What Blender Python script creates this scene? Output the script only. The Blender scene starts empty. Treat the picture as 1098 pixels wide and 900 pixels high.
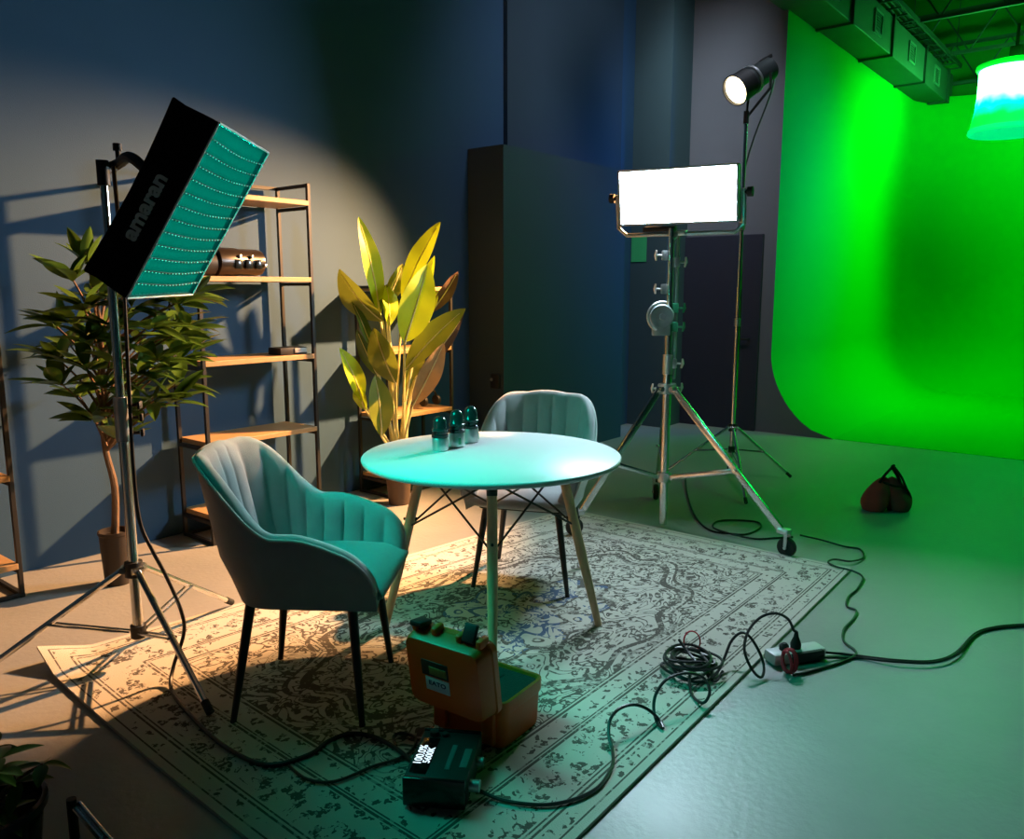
import bpy, bmesh, math, random
import numpy as np
from mathutils import Vector, Matrix
random.seed(7)
PI = math.pi
SC = bpy.context.scene
COL = SC.collection

# ------------------------------------------------------------------ camera
F, PITCH, YAW, CAMH = 870.0, math.atan(140/870.0), math.radians(38.8), 1.5
cd = bpy.data.cameras.new('camera'); cam = bpy.data.objects.new('camera', cd); COL.objects.link(cam)
cd.sensor_fit = 'HORIZONTAL'; cd.sensor_width = 36.0; cd.lens = F/1098*36; cd.clip_start = .05; cd.clip_end = 100
cam.location = (0, 0, CAMH)
cam.rotation_euler = (PI/2-PITCH, 0, YAW-PI/2)
SC.camera = cam
# ------------------------------------------------------------------ view, world, lights
vs = SC.view_settings
vs.view_transform = 'Standard'; vs.look = 'None'; vs.gamma = 1.0; vs.exposure = 0.0; vs.use_curve_mapping = False
SC.cycles.max_bounces = 8; SC.cycles.diffuse_bounces = 4
w = bpy.data.worlds.new('studio_dark'); SC.world = w; w.use_nodes = True
w.node_tree.nodes['Background'].inputs[0].default_value = (.10, .26, .36, 1)
w.node_tree.nodes['Background'].inputs[1].default_value = .012

SPOT_W, SPOT_C = 4300.0, (1, .48, .18)
PANEL_L, PANEL_C = 130.0, (.62, .83, .96)
SOFT_L, SOFT_C = 56.0, (.0, .80, .58)
LANT_L = 42.0

def lamp(name, kind, loc, target, power, color, **kw):
    l = bpy.data.lights.new(name, kind); l.energy = power; l.color = color
    for k, v in kw.items(): setattr(l, k, v)
    o = bpy.data.objects.new(name, l); COL.objects.link(o); o.location = loc
    d = Vector(target)-Vector(loc); o.rotation_euler = d.to_track_quat('-Z', 'Y').to_euler()
    return o
SPOT_POS = Vector((6.01, 2.725, 2.950))
SPOT_AX = Vector((-.80, .33, -.50)).normalized()
lamp('spotlight_beam', 'SPOT', SPOT_POS, SPOT_POS+SPOT_AX, SPOT_W, SPOT_C, spot_size=math.radians(55), spot_blend=.70, shadow_soft_size=.045)
# unseen fill lights added to brighten the cove, floor, back wall and partition
lamp('added_cove_fill', 'AREA', (10.9, 1.1, 4.5), (12.0, 3.2, .6), 100, (.0, 1, .02), shape='RECTANGLE', size=1.6, size_y=.5, spread=math.radians(110))  # added green fill for the cove wing and corner
lamp('added_cove_fill_blue', 'AREA', (9.7, .3, 3.6), (9.1, 3.2, 2.5), 27, (.0, .24, 1.0), shape='RECTANGLE', size=1.0, size_y=.5, spread=math.radians(62))  # added blue fill that turns the near end of the wing teal
lamp('added_floor_fill_green', 'AREA', (8.6, -2.2, 4.4), (7.8, .4, 0), 34, (.0, 1, .08), shape='RECTANGLE', size=1.2, size_y=.5, spread=math.radians(85))  # added fill that turns the grey floor before the cove green
lamp('added_back_wall_fill', 'AREA', (6.4, 3.2, 4.9), (8.3, 3.9, 2.7), 13, (.72, .86, 1.0), shape='RECTANGLE', size=.6, size_y=.6, spread=math.radians(60))  # added fill to lift the grey back wall
lamp('added_partition_fill', 'AREA', (5.6, 2.1, 5.3), (7.0, 4.3, 2.5), 20, (.78, .85, 1.0), shape='RECTANGLE', size=.8, size_y=.8, spread=math.radians(85))  # added fill to lift the dark partition

# ------------------------------------------------------------------ pixel helpers (finding real places on real surfaces)
fwh = Vector((math.cos(YAW), math.sin(YAW), 0)); rgt = Vector((math.sin(YAW), -math.cos(YAW), 0)); UPZ = Vector((0, 0, 1))
FV = fwh*math.cos(PITCH)-UPZ*math.sin(PITCH); UV_ = fwh*math.sin(PITCH)+UPZ*math.cos(PITCH); CAM = Vector((0, 0, CAMH))
def ray(u, v): return FV+rgt*((u-549)/F)+UV_*((450-v)/F)
def g(u, v, z=0.0):
    d = ray(u, v); return CAM+d*((z-CAMH)/d.z)
def at(u, v, x, y, off=0.0):
    d = ray(u, v); dep = Vector((x, y, 0)).dot(fwh)+off
    return CAM+d*(dep/d.dot(fwh))

# ------------------------------------------------------------------ materials
def lin(c):
    return tuple(((x/255)/12.92 if x/255 <= .04045 else ((x/255+.055)/1.055)**2.4) for x in c)+(1,)
def mat(name, col, rough=.5, metal=0.0, bump=0.0, bscale=60.0, var=0.0, vscale=6.0, emit=None, estr=0.0, coat=0.0, spec=None, sheen=0.0, stretch=None, trans=0.0):
    m = bpy.data.materials.new(name); m.use_nodes = True; nt = m.node_tree; b = nt.nodes['Principled BSDF']
    c = tuple(col)+(1,) if len(col) == 3 else tuple(col)
    b.inputs['Base Color'].default_value = c; b.inputs['Roughness'].default_value = rough; b.inputs['Metallic'].default_value = metal
    if coat: b.inputs['Coat Weight'].default_value = coat; b.inputs['Coat Roughness'].default_value = .15
    if spec is not None: b.inputs['Specular IOR Level'].default_value = spec
    if sheen: b.inputs['Sheen Weight'].default_value = sheen; b.inputs['Sheen Roughness'].default_value = .4
    if emit: b.inputs['Emission Color'].default_value = tuple(emit)+(1,); b.inputs['Emission Strength'].default_value = estr
    tc = nt.nodes.new('ShaderNodeTexCoord'); vec = tc.outputs['Object']
    if stretch:
        mp = nt.nodes.new('ShaderNodeMapping'); mp.inputs['Scale'].default_value = stretch; nt.links.new(vec, mp.inputs[0]); vec = mp.outputs[0]
    if var:
        n = nt.nodes.new('ShaderNodeTexNoise'); n.inputs['Scale'].default_value = vscale; n.inputs['Detail'].default_value = 5; nt.links.new(vec, n.inputs['Vector'])
        mx = nt.nodes.new('ShaderNodeMix'); mx.data_type = 'RGBA'
        mx.inputs[6].default_value = tuple(x*(1-var) for x in c[:3])+(1,); mx.inputs[7].default_value = tuple(min(1, x*(1+var)) for x in c[:3])+(1,)
        nt.links.new(n.outputs['Fac'], mx.inputs[0]); nt.links.new(mx.outputs[2], b.inputs['Base Color'])
    if bump:
        n2 = nt.nodes.new('ShaderNodeTexNoise'); n2.inputs['Scale'].default_value = bscale; n2.inputs['Detail'].default_value = 4; nt.links.new(vec, n2.inputs['Vector'])
        bp = nt.nodes.new('ShaderNodeBump'); bp.inputs['Strength'].default_value = bump; bp.inputs['Distance'].default_value = .01
        nt.links.new(n2.outputs['Fac'], bp.inputs['Height']); nt.links.new(bp.outputs[0], b.inputs['Normal'])
    if trans:
        tr = nt.nodes.new('ShaderNodeBsdfTranslucent'); tr.inputs[0].default_value = c
        ms = nt.nodes.new('ShaderNodeMixShader'); ms.inputs[0].default_value = trans
        out = nt.nodes['Material Output']; nt.links.new(b.outputs[0], ms.inputs[1]); nt.links.new(tr.outputs[0], ms.inputs[2]); nt.links.new(ms.outputs[0], out.inputs[0])
    return m
M = {}
M['wall'] = mat('blue_wall_paint', (.024, .078, .165), .75, bump=.12, bscale=180, var=.06, vscale=3)
M['wallgrey'] = mat('grey_wall_paint', (.14, .14, .155), .8, bump=.1, bscale=150, var=.05, vscale=3)
M['walldark'] = mat('dark_navy_panel_paint', (.028, .055, .088), .7, bump=.08, bscale=120, var=.08, vscale=3)
M['column'] = mat('teal_grey_column_paint', (.045, .085, .095), .75, bump=.08, bscale=120, var=.06, vscale=3)
M['door'] = mat('dark_door_paint', (.022, .024, .042), .55, bump=.05, bscale=80, var=.1)
M['green'] = mat('chroma_green_paint', (.0006, .45, .020), .9, spec=.05, bump=.04, bscale=90, var=.03, vscale=2)
M['ceil'] = mat('black_roof_paint', (.006, .0065, .0075), .9, bump=.1, bscale=40, var=.2)
M['steel_dark'] = mat('dark_painted_joist_steel', (.07, .085, .085), .55, .6, var=.15)
M['duct'] = mat('galvanised_duct_steel', (.075, .095, .09), .6, .25, var=.18, vscale=4, bump=.05)
M['grille'] = mat('vent_grille_paint', (.20, .26, .25), .5, .3)
M['chrome'] = mat('chromed_steel', (.72, .73, .72), .22, 1.0, var=.06, vscale=30)
M['alu'] = mat('brushed_aluminium', (.62, .63, .64), .38, .9, var=.08, vscale=40)
M['galv'] = mat('grey_cast_metal', (.40, .44, .44), .45, .6, var=.15, vscale=30, bump=.1)
M['black'] = mat('black_plastic', (.009, .009, .010), .6, var=.1, bump=.03)
M['blackgloss'] = mat('black_gloss_plastic', (.008, .010, .012), .18, var=.1)
M['blackmetal'] = mat('black_powder_coated_steel', (.022, .021, .021), .5, .2, var=.15, bump=.03, bscale=200)
M['blackfabric'] = mat('black_nylon_fabric', (.006, .006, .007), .95, bump=.3, bscale=300, var=.1, spec=.1)
M['softprint'] = mat('grey_printed_ink', (.62, .66, .67), .7, var=.05)
M['printdim'] = mat('dim_grey_print', (.10, .115, .115), .7, var=.1)
M['silverbead'] = mat('silver_fabric_binding', (.62, .62, .60), .55, var=.1, vscale=60)
M['teal_emit'] = mat('teal_diffuser_cloth', (.1, .6, .5), .8, emit=SOFT_C, estr=SOFT_L, var=.05)
M['gridcloth'] = mat('pleated_grid_cloth', (.020, .028, .026), .9, spec=.0, var=.12, vscale=50)
M['griddark'] = mat('black_grid_strap', (.010, .014, .014), .85, var=.1)
M['wood'] = mat('oak_shelf_board', (.44, .27, .125), .5, var=.3, vscale=9, bump=.05, bscale=90, stretch=(1, 10, 10))
M['beech'] = mat('beech_table_leg', (.62, .42, .24), .45, var=.18, vscale=10, stretch=(10, 10, 1))
M['white'] = mat('white_lacquered_top', (.64, .66, .66), .40, spec=.25, var=.02, vscale=4)
M['velvet'] = mat('grey_velvet_fabric', (.33, .335, .34), .8, bump=.15, bscale=350, var=.12, vscale=14, sheen=.35)
M['piping'] = mat('light_grey_piping', (.50, .49, .47), .7, var=.05)
M['orange'] = mat('orange_hard_plastic', (.74, .12, .006), .42, bump=.08, bscale=220, var=.08, vscale=10)
M['foam'] = mat('dark_green_grey_foam', (.022, .032, .028), .95, bump=.4, bscale=150, var=.2, vscale=20)
M['pot'] = mat('dark_brown_plastic_pot', (.030, .020, .014), .55, var=.2, bump=.05)
M['potgrey'] = mat('brown_clay_pot', (.10, .062, .04), .7, var=.2, bump=.1)
M['soil'] = mat('potting_soil', (.03, .022, .015), 1.0, bump=.8, bscale=40, var=.5, vscale=30)
M['bark'] = mat('brown_bark', (.20, .12, .07), .85, bump=.6, bscale=50, var=.35, vscale=20, stretch=(4, 4, 1))
M['leafdark'] = mat('glossy_dark_green_leaf', (.075, .150, .018), .32, var=.45, vscale=7, trans=.18)
M['leafyel'] = mat('yellow_green_banana_leaf', (.47, .62, .018), .45, var=.18, vscale=8, bump=.1, bscale=40, trans=.25)
M['leafolive'] = mat('olive_banana_leaf', (.19, .23, .02), .5, var=.25, vscale=8, bump=.1, bscale=40, trans=.2)
M['leafdry'] = mat('dry_tan_banana_leaf', (.30, .19, .075), .7, var=.3, vscale=12, bump=.3, bscale=50, trans=.15)
M['leafbrown'] = mat('dead_brown_banana_leaf', (.10, .055, .03), .75, var=.35, vscale=12, bump=.3, bscale=50)
M['stem'] = mat('straw_coloured_stem', (.60, .56, .24), .6, var=.2, vscale=10)
M['red'] = mat('red_hook_and_loop_strap', (.55, .02, .04), .7, var=.15, vscale=40)
M['bagred'] = mat('dark_red_cordura', (.42, .035, .030), .85, bump=.3, bscale=200, var=.25, vscale=8)
M['rubber'] = mat('black_rubber', (.012, .012, .012), .7, var=.1)
M['cable'] = mat('black_cable_jacket', (.010, .010, .011), .4, var=.1)
M['greyplastic'] = mat('light_grey_plastic', (.55, .57, .56), .4, var=.04)
M['silver'] = mat('silver_anodised_metal', (.66, .68, .68), .3, .75, var=.06, vscale=30)
M['capgreen'] = mat('dark_green_gloss_cap', (.012, .035, .034), .16, var=.1)
M['greenpart'] = mat('green_small_part', (.05, .38, .20), .4, var=.1)  # even green for two stand knobs and the canister marks
M['signgreen'] = mat('green_poster_paper', (.05, .50, .16), .7, var=.1, vscale=12)
M['stickerdark'] = mat('dark_photo_sticker', (.02, .018, .012), .5, var=.2)
M['stickerolive'] = mat('olive_sticker_print', (.16, .16, .03), .5, var=.3, vscale=60)
M['stickerblue'] = mat('pale_blue_sticker', (.50, .62, .68), .5, var=.05)
M['ink'] = mat('dark_blue_ink', (.02, .03, .10), .5, var=.05)
M['display'] = mat('black_display_glass', (.004, .005, .006), .12, var=.05)
M['digits'] = mat('lit_display_digits', (.5, .6, .7), .5, emit=(.75, .88, 1), estr=1.3, var=.02)
M['panel_emit'] = mat('led_panel_diffuser', (.9, .9, .9), .5, emit=PANEL_C, estr=PANEL_L, var=.01)
M['lens_emit'] = mat('lit_fresnel_lens', (.9, .8, .6), .2, emit=(1, .82, .50), estr=9.0, var=.01)
M['panelframe'] = mat('grey_panel_bezel', (.50, .51, .53), .4, var=.05)

def lantern_material():
    m = mat('glowing_lantern_cloth', (.3, .8, .4), .8, var=.05); nt = m.node_tree; b = nt.nodes['Principled BSDF']
    tc = nt.nodes.new('ShaderNodeTexCoord'); sp = nt.nodes.new('ShaderNodeSeparateXYZ'); nt.links.new(tc.outputs['Object'], sp.inputs[0])
    ns = nt.nodes.new('ShaderNodeTexNoise'); ns.inputs['Scale'].default_value = 5; nt.links.new(tc.outputs['Object'], ns.inputs['Vector'])
    a = nt.nodes.new('ShaderNodeMath'); a.operation = 'MULTIPLY_ADD'; nt.links.new(ns.outputs['Fac'], a.inputs[0]); a.inputs[1].default_value = .22; nt.links.new(sp.outputs['Z'], a.inputs[2])
    r = nt.nodes.new('ShaderNodeValToRGB'); nt.links.new(a.outputs[0], r.inputs[0])
    e = r.color_ramp.elements; e[0].position = .0; e[0].color = (.0, .85, .05, 1); e[1].position = .95; e[1].color = (.02, .9, .05, 1)
    for p, c in ((.30, (.0, .85, .04, 1)), (.44, (.0, .85, .75, 1)), (.56, (.06, 1, .14, 1)), (.86, (.06, 1, .14, 1))):
        x = e.new(p); x.color = c
    nt.links.new(r.outputs[0], b.inputs['Emission Color'])
    r2 = nt.nodes.new('ShaderNodeValToRGB'); nt.links.new(a.outputs[0], r2.inputs[0]); f = r2.color_ramp.elements
    f[0].position = .40; f[0].color = (.035, .035, .035, 1); f[1].position = .62; f[1].color = (1, 1, 1, 1); q = f.new(.84); q.color = (1, 1, 1, 1); q = f.new(.95); q.color = (.035, .035, .035, 1)
    k = nt.nodes.new('ShaderNodeMath'); k.operation = 'MULTIPLY'; nt.links.new(r2.outputs[0], k.inputs[0]); k.inputs[1].default_value = LANT_L
    nt.links.new(k.outputs[0], b.inputs['Emission Strength'])
    return m
M['lantern'] = lantern_material()

def floor_material():
    m = mat('grey_resin_concrete', (.33, .33, .315), .42, var=.0); nt = m.node_tree; b = nt.nodes['Principled BSDF']
    tc = nt.nodes.new('ShaderNodeTexCoord')
    n = nt.nodes.new('ShaderNodeTexNoise'); n.inputs['Scale'].default_value = 1.4; n.inputs['Detail'].default_value = 8; n.inputs['Roughness'].default_value = .65; nt.links.new(tc.outputs['Object'], n.inputs['Vector'])
    r = nt.nodes.new('ShaderNodeValToRGB'); nt.links.new(n.outputs['Fac'], r.inputs[0]); e = r.color_ramp.elements
    e[0].position = .3; e[0].color = (.27, .275, .27, 1); e[1].position = .72; e[1].color = (.36, .355, .34, 1); nt.links.new(r.outputs[0], b.inputs['Base Color'])
    n2 = nt.nodes.new('ShaderNodeTexNoise'); n2.inputs['Scale'].default_value = 38; n2.inputs['Detail'].default_value = 6; nt.links.new(tc.outputs['Object'], n2.inputs['Vector'])
    bp = nt.nodes.new('ShaderNodeBump'); bp.inputs['Strength'].default_value = .22; bp.inputs['Distance'].default_value = .01; nt.links.new(n2.outputs['Fac'], bp.inputs['Height']); nt.links.new(bp.outputs[0], b.inputs['Normal'])
    r3 = nt.nodes.new('ShaderNodeMapRange'); nt.links.new(n.outputs['Fac'], r3.inputs[0]); r3.inputs[3].default_value = .30; r3.inputs[4].default_value = .55; nt.links.new(r3.outputs[0], b.inputs['Roughness'])
    return m
M['floor'] = floor_material()

RLX, RLY = 3.25, 2.10
def rug_material():
    m = bpy.data.materials.new('ornate_persian_pile'); m.use_nodes = True; nt = m.node_tree; b = nt.nodes['Principled BSDF']; L = nt.links.new
    b.inputs['Roughness'].default_value = .95; b.inputs['Specular IOR Level'].default_value = .1
    def mth(op, a, c=None, d=None):
        n = nt.nodes.new('ShaderNodeMath'); n.operation = op
        for i, x in enumerate((a, c, d)):
            if x is None: continue
            if isinstance(x, (int, float)): n.inputs[i].default_value = x
            else: L(x, n.inputs[i])
        return n.outputs[0]
    uv = nt.nodes.new('ShaderNodeUVMap'); uv.uv_map = 'UVMap'
    sp = nt.nodes.new('ShaderNodeSeparateXYZ'); L(uv.outputs[0], sp.inputs[0]); u, v = sp.outputs[0], sp.outputs[1]
    d = mth('MINIMUM', mth('MINIMUM', u, mth('SUBTRACT', RLX, u)), mth('MINIMUM', v, mth('SUBTRACT', RLY, v)))
    mu = mth('ABSOLUTE', mth('SUBTRACT', u, RLX/2)); mv = mth('ABSOLUTE', mth('SUBTRACT', v, RLY/2))
    def comb(x, y):
        c = nt.nodes.new('ShaderNodeCombineXYZ'); L(x, c.inputs[0]); L(y, c.inputs[1]); return c.outputs[0]
    vm = comb(mu, mv)
    def noise(vec, s, det=2.0, dist=0.0):
        n = nt.nodes.new('ShaderNodeTexNoise'); n.inputs['Scale'].default_value = s; n.inputs['Detail'].default_value = det; n.inputs['Distortion'].default_value = dist; L(vec, n.inputs['Vector']); return n.outputs['Fac']
    def vor(vec, s, feat='F1'):
        n = nt.nodes.new('ShaderNodeTexVoronoi'); n.feature = feat; n.inputs['Scale'].default_value = s; L(vec, n.inputs['Vector']); return n.outputs['Distance']
    def band(x, c, hw):   # 1 where |x-c|<hw
        return mth('COMPARE', x, c, hw)
    n1 = noise(vm, 5.5, 1.5, 1.6)
    fr = mth('FRACT', mth('MULTIPLY', n1, 9.0))
    scroll = band(fr, .5, .15)
    n1b = noise(vm, 13, 2, 1.2); scroll2 = band(mth('FRACT', mth('MULTIPLY', n1b, 5.0)), .5, .13)
    dv = nt.nodes.new('ShaderNodeVectorMath'); dv.operation = 'MULTIPLY_ADD'
    nc = nt.nodes.new('ShaderNodeTexNoise'); nc.inputs['Scale'].default_value = 14; L(vm, nc.inputs['Vector'])
    L(nc.outputs['Color'], dv.inputs[0]); dv.inputs[1].default_value = (.09, .09, 0); L(vm, dv.inputs[2])
    leaf = mth('LESS_THAN', vor(dv.outputs[0], 20), .42)
    leafmask = mth('GREATER_THAN', noise(vm, 7, 2), .42)
    leaf = mth('MULTIPLY', mth('MULTIPLY', leaf, leafmask), mth('GREATER_THAN', noise(vm, 55, 2), .45))
    # medallion outline
    th = mth('ARCTAN2', mth('MULTIPLY', mv, 1.5), mu)
    rr = mth('ADD', mth('SQRT', mth('ADD', mth('POWER', mth('DIVIDE', mu, 1.05), 2.0), mth('POWER', mth('DIVIDE', mv, .62), 2.0))), mth('MULTIPLY', mth('COSINE', mth('MULTIPLY', th, 12.0)), .05))
    med = mth('MAXIMUM', mth('MAXIMUM', band(rr, .95, .022), band(rr, 1.03, .012)), mth('MAXIMUM', band(rr, .52, .025), band(rr, .30, .02)))
    field = mth('GREATER_THAN', d, .40)
    inner = mth('MAXIMUM', mth('MAXIMUM', scroll, leaf), med)
    # border
    dv2 = nt.nodes.new('ShaderNodeVectorMath'); dv2.operation = 'MULTIPLY_ADD'; nc2 = nt.nodes.new('ShaderNodeTexNoise'); nc2.inputs['Scale'].default_value = 26; nc2.inputs['Detail'].default_value = 3; L(vm, nc2.inputs['Vector']); L(nc2.outputs['Color'], dv2.inputs[0]); dv2.inputs[1].default_value = (.075, .075, 0); L(vm, dv2.inputs[2]); vb = dv2.outputs[0]
    bn = noise(vb, 11, 2, 1.2)
    bleaf = mth('MAXIMUM', mth('LESS_THAN', vor(vb, 17), .42), mth('MULTIPLY', mth('GREATER_THAN', bn, .56), scroll2))
    wear3 = noise(vm, 60, 2)
    bleaf = mth('MULTIPLY', bleaf, mth('GREATER_THAN', wear3, .44)); pass
    zone = mth('MULTIPLY', mth('GREATER_THAN', d, .115), mth('LESS_THAN', d, .275))
    zone2 = mth('MULTIPLY', mth('GREATER_THAN', d, .305), mth('LESS_THAN', d, .375))
    small = mth('LESS_THAN', vor(vb, 30), .33)
    zone0 = mth('MULTIPLY', mth('GREATER_THAN', d, .038), mth('LESS_THAN', d, .075))
    lines = None
    for c, hw in ((.030, .003), (.090, .004), (.105, .003), (.285, .005), (.298, .003), (.385, .005), (.40, .003)):
        x = band(d, c, hw); lines = x if lines is None else mth('MAXIMUM', lines, x)
    dark = mth('MAXIMUM', mth('MULTIPLY', field, inner), mth('MAXIMUM', mth('MULTIPLY', zone, bleaf), mth('MULTIPLY', mth('MAXIMUM', zone0, zone2), small)))
    dark = mth('MAXIMUM', dark, lines)
    wear = noise(uv.outputs[0], 45, 4); wear2 = noise(uv.outputs[0], 6, 3)
    dk = mth('MULTIPLY', dark, mth('ADD', .40, mth('MULTIPLY', mth('GREATER_THAN', mth('ADD', wear, mth('MULTIPLY', wear2, .6)), .72), .50)))
    mx = nt.nodes.new('ShaderNodeMix'); mx.data_type = 'RGBA'; L(dk, mx.inputs[0]); mx.inputs[6].default_value = (.60, .565, .50, 1)
    # ink colour, with faded blue in the middle
    bl = nt.nodes.new('ShaderNodeMix'); bl.data_type = 'RGBA'; bl.inputs[6].default_value = (.080, .066, .055, 1); bl.inputs[7].default_value = (.05, .10, .22, 1)
    L(mth('MULTIPLY', mth('LESS_THAN', rr, .52), mth('GREATER_THAN', wear2, .5)), bl.inputs[0]); L(bl.outputs[2], mx.inputs[7])
    L(mx.outputs[2], b.inputs['Base Color'])
    bp = nt.nodes.new('ShaderNodeBump'); bp.inputs['Strength'].default_value = .5; bp.inputs['Distance'].default_value = .006
    L(mth('ADD', mth('MULTIPLY', dark, -.6), noise(uv.outputs[0], 260, 2)), bp.inputs['Height']); L(bp.outputs[0], b.inputs['Normal'])
    return m
M['rug'] = rug_material()

# ------------------------------------------------------------------ mesh building
ROOTM = {}
def tag(o, label=None, cat=None, group=None, kind=None):
    if label: o['label'] = label
    if cat: o['category'] = cat
    if group: o['group'] = group
    if kind: o['kind'] = kind
    return o
def thing(name, label, cat, loc=(0, 0, 0), rotz=0.0, group=None):
    o = bpy.data.objects.new(name, None); COL.objects.link(o); o.empty_display_size = .1
    o.location = loc; o.rotation_euler = (0, 0, rotz); ROOTM[o.name] = Matrix.Translation(Vector(loc)) @ Matrix.Rotation(rotz, 4, 'Z')
    return tag(o, label, cat, group)
def root_of(o):
    while o.parent: o = o.parent
    return o
class MB:
    def __init__(s): s.v = []; s.f = []; s.mi = []; s.cur = 0; s.uv = None
    def add(s, vs_, fs):
        n = len(s.v); s.v += [Vector(x) for x in vs_]; s.f += [tuple(i+n for i in f) for f in fs]; s.mi += [s.cur]*len(fs); return s
    def box(s, c, size, R=None, bevel=0.0, seg=2):
        bm = bmesh.new(); bmesh.ops.create_cube(bm, size=1.0)
        for v in bm.verts: v.co = Vector((v.co.x*size[0], v.co.y*size[1], v.co.z*size[2]))
        if bevel: bmesh.ops.bevel(bm, geom=list(bm.edges), offset=bevel, segments=seg, affect='EDGES', profile=.5)
        bm.verts.index_update(); c = Vector(c)
        vs_ = [(R @ v.co if R is not None else v.co)+c for v in bm.verts]; fs = [[v.index for v in f.verts] for f in bm.faces]; bm.free()
        return s.add(vs_, fs)
    def tube(s, pts, r, n=10, closed=False, flat=None, cap=True):
        pts = [Vector(p) for p in pts]; k = len(pts)
        rs = list(r) if isinstance(r, (list, tuple)) else [r]*k
        tans = []
        for i in range(k):
            a = pts[(i-1) % k] if (closed or i > 0) else pts[i]; b_ = pts[(i+1) % k] if (closed or i < k-1) else pts[i]
            t = (b_-a); tans.append(t.normalized() if t.length > 1e-9 else Vector((0, 0, 1)))
        up = Vector((0, 0, 1)) if abs(tans[0].z) < .95 else Vector((1, 0, 0))
        nrm = tans[0].cross(up).normalized(); rings = []
        for i in range(k):
            t = tans[i]; nrm = (nrm-t*nrm.dot(t)); nrm = nrm.normalized() if nrm.length > 1e-6 else t.orthogonal().normalized(); bn = t.cross(nrm)
            rings.append([pts[i]+(nrm*math.cos(2*PI*j/n)+bn*math.sin(2*PI*j/n)*(flat or 1))*rs[i] for j in range(n)])
        return s.loft(rings, closed, cap)
    def loft(s, rings, closed=False, cap=True):
        n = len(rings[0]); k = len(rings); vs_ = [p for r in rings for p in r]; fs = []
        for i in range(k if closed else k-1):
            a = i*n; b_ = ((i+1) % k)*n
            for j in range(n): fs.append((a+j, a+(j+1) % n, b_+(j+1) % n, b_+j))
        if cap and not closed: fs.append(tuple(range(n))[::-1]); fs.append(tuple((k-1)*n+j for j in range(n)))
        return s.add(vs_, fs)
    def cyl(s, p0, p1, r0, r1=None, n=16): return s.tube([p0, p1], [r0, r0 if r1 is None else r1], n)
    def lathe(s, prof, origin=(0, 0, 0), R=None, n=28):
        o = Vector(origin); rings = []
        for (r, z) in prof:
            rings.append([(R @ Vector((r*math.cos(2*PI*j/n), r*math.sin(2*PI*j/n), z)) if R is not None else Vector((r*math.cos(2*PI*j/n), r*math.sin(2*PI*j/n), z)))+o for j in range(n)])
        return s.loft(rings)
    def grid(s, fn, nu, nv):
        vs_ = [fn(i/nu, j/nv) for i in range(nu+1) for j in range(nv+1)]
        return s.add(vs_, [(i*(nv+1)+j, (i+1)*(nv+1)+j, (i+1)*(nv+1)+j+1, i*(nv+1)+j+1) for i in range(nu) for j in range(nv)])
    def prism(s, poly, h0, h1, fn):
        n = len(poly); vs_ = [fn(p[0], p[1], h0) for p in poly]+[fn(p[0], p[1], h1) for p in poly]
        return s.add(vs_, [tuple(range(n))[::-1], tuple(range(n, 2*n))]+[(i, (i+1) % n, n+(i+1) % n, n+i) for i in range(n)])
    def build(s, name, m, parent=None, world=False, smooth=True, ang=35, uvs=None):
        me = bpy.data.meshes.new(name); vv = s.v
        if parent is not None and world:
            inv = ROOTM[root_of(parent).name].inverted(); vv = [inv @ x for x in vv]
        me.from_pydata([tuple(x) for x in vv], [], s.f)
        for mm in (m if isinstance(m, (list, tuple)) else [m]): me.materials.append(mm)
        bm = bmesh.new(); bm.from_mesh(me); 
        for f, k in zip(bm.faces, s.mi): f.material_index = k
        bmesh.ops.recalc_face_normals(bm, faces=list(bm.faces)); bm.to_mesh(me); bm.free()
        if uvs:
            ul = me.uv_layers.new(name='UVMap')
            for lp in me.loops: ul.data[lp.index].uv = uvs[lp.vertex_index]
        if smooth:
            for p in me.polygons: p.use_smooth = True
            me.set_sharp_from_angle(angle=math.radians(ang))
        o = bpy.data.objects.new(name, me); COL.objects.link(o)
        if parent is not None: o.parent = parent
        return o
def dup(root, loc=None, rotz=None, label=None, group=None):
    def cp(o, par):
        c = o.copy(); COL.objects.link(c); c.parent = par
        for ch in list(o.children): cp(ch, c)
        return c
    r = cp(root, None)
    if loc is not None: r.location = loc
    if rotz is not None: r.rotation_euler = (0, 0, rotz)
    if label: r['label'] = label
    if group: r['group'] = group
    return r
def struct(name, mb, m, **k):
    o = mb.build(name, m, **k); o['kind'] = 'structure'; return o
def catmull(P, n=8, closed=False):
    P = [Vector(p) for p in P]; out = []; k = len(P)
    for i in range(k if closed else k-1):
        if closed: p0, p1, p2, p3 = P[(i-1) % k], P[i], P[(i+1) % k], P[(i+2) % k]
        else: p0, p1, p2, p3 = P[max(i-1, 0)], P[i], P[i+1], P[min(i+2, k-1)]
        for j in range(n):
            t = j/n; out.append(.5*((2*p1)+(p2-p0)*t+(2*p0-5*p1+4*p2-p3)*t*t+(3*p1-p0-3*p2+p3)*t**3))
    if not closed: out.append(P[-1])
    return out
def frame(zaxis, xhint=(0, 0, 1)):
    z = Vector(zaxis).normalized(); x = Vector(xhint); x = (x-z*x.dot(z)).normalized(); y = z.cross(x)
    return Matrix((x, y, z)).transposed()
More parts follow.
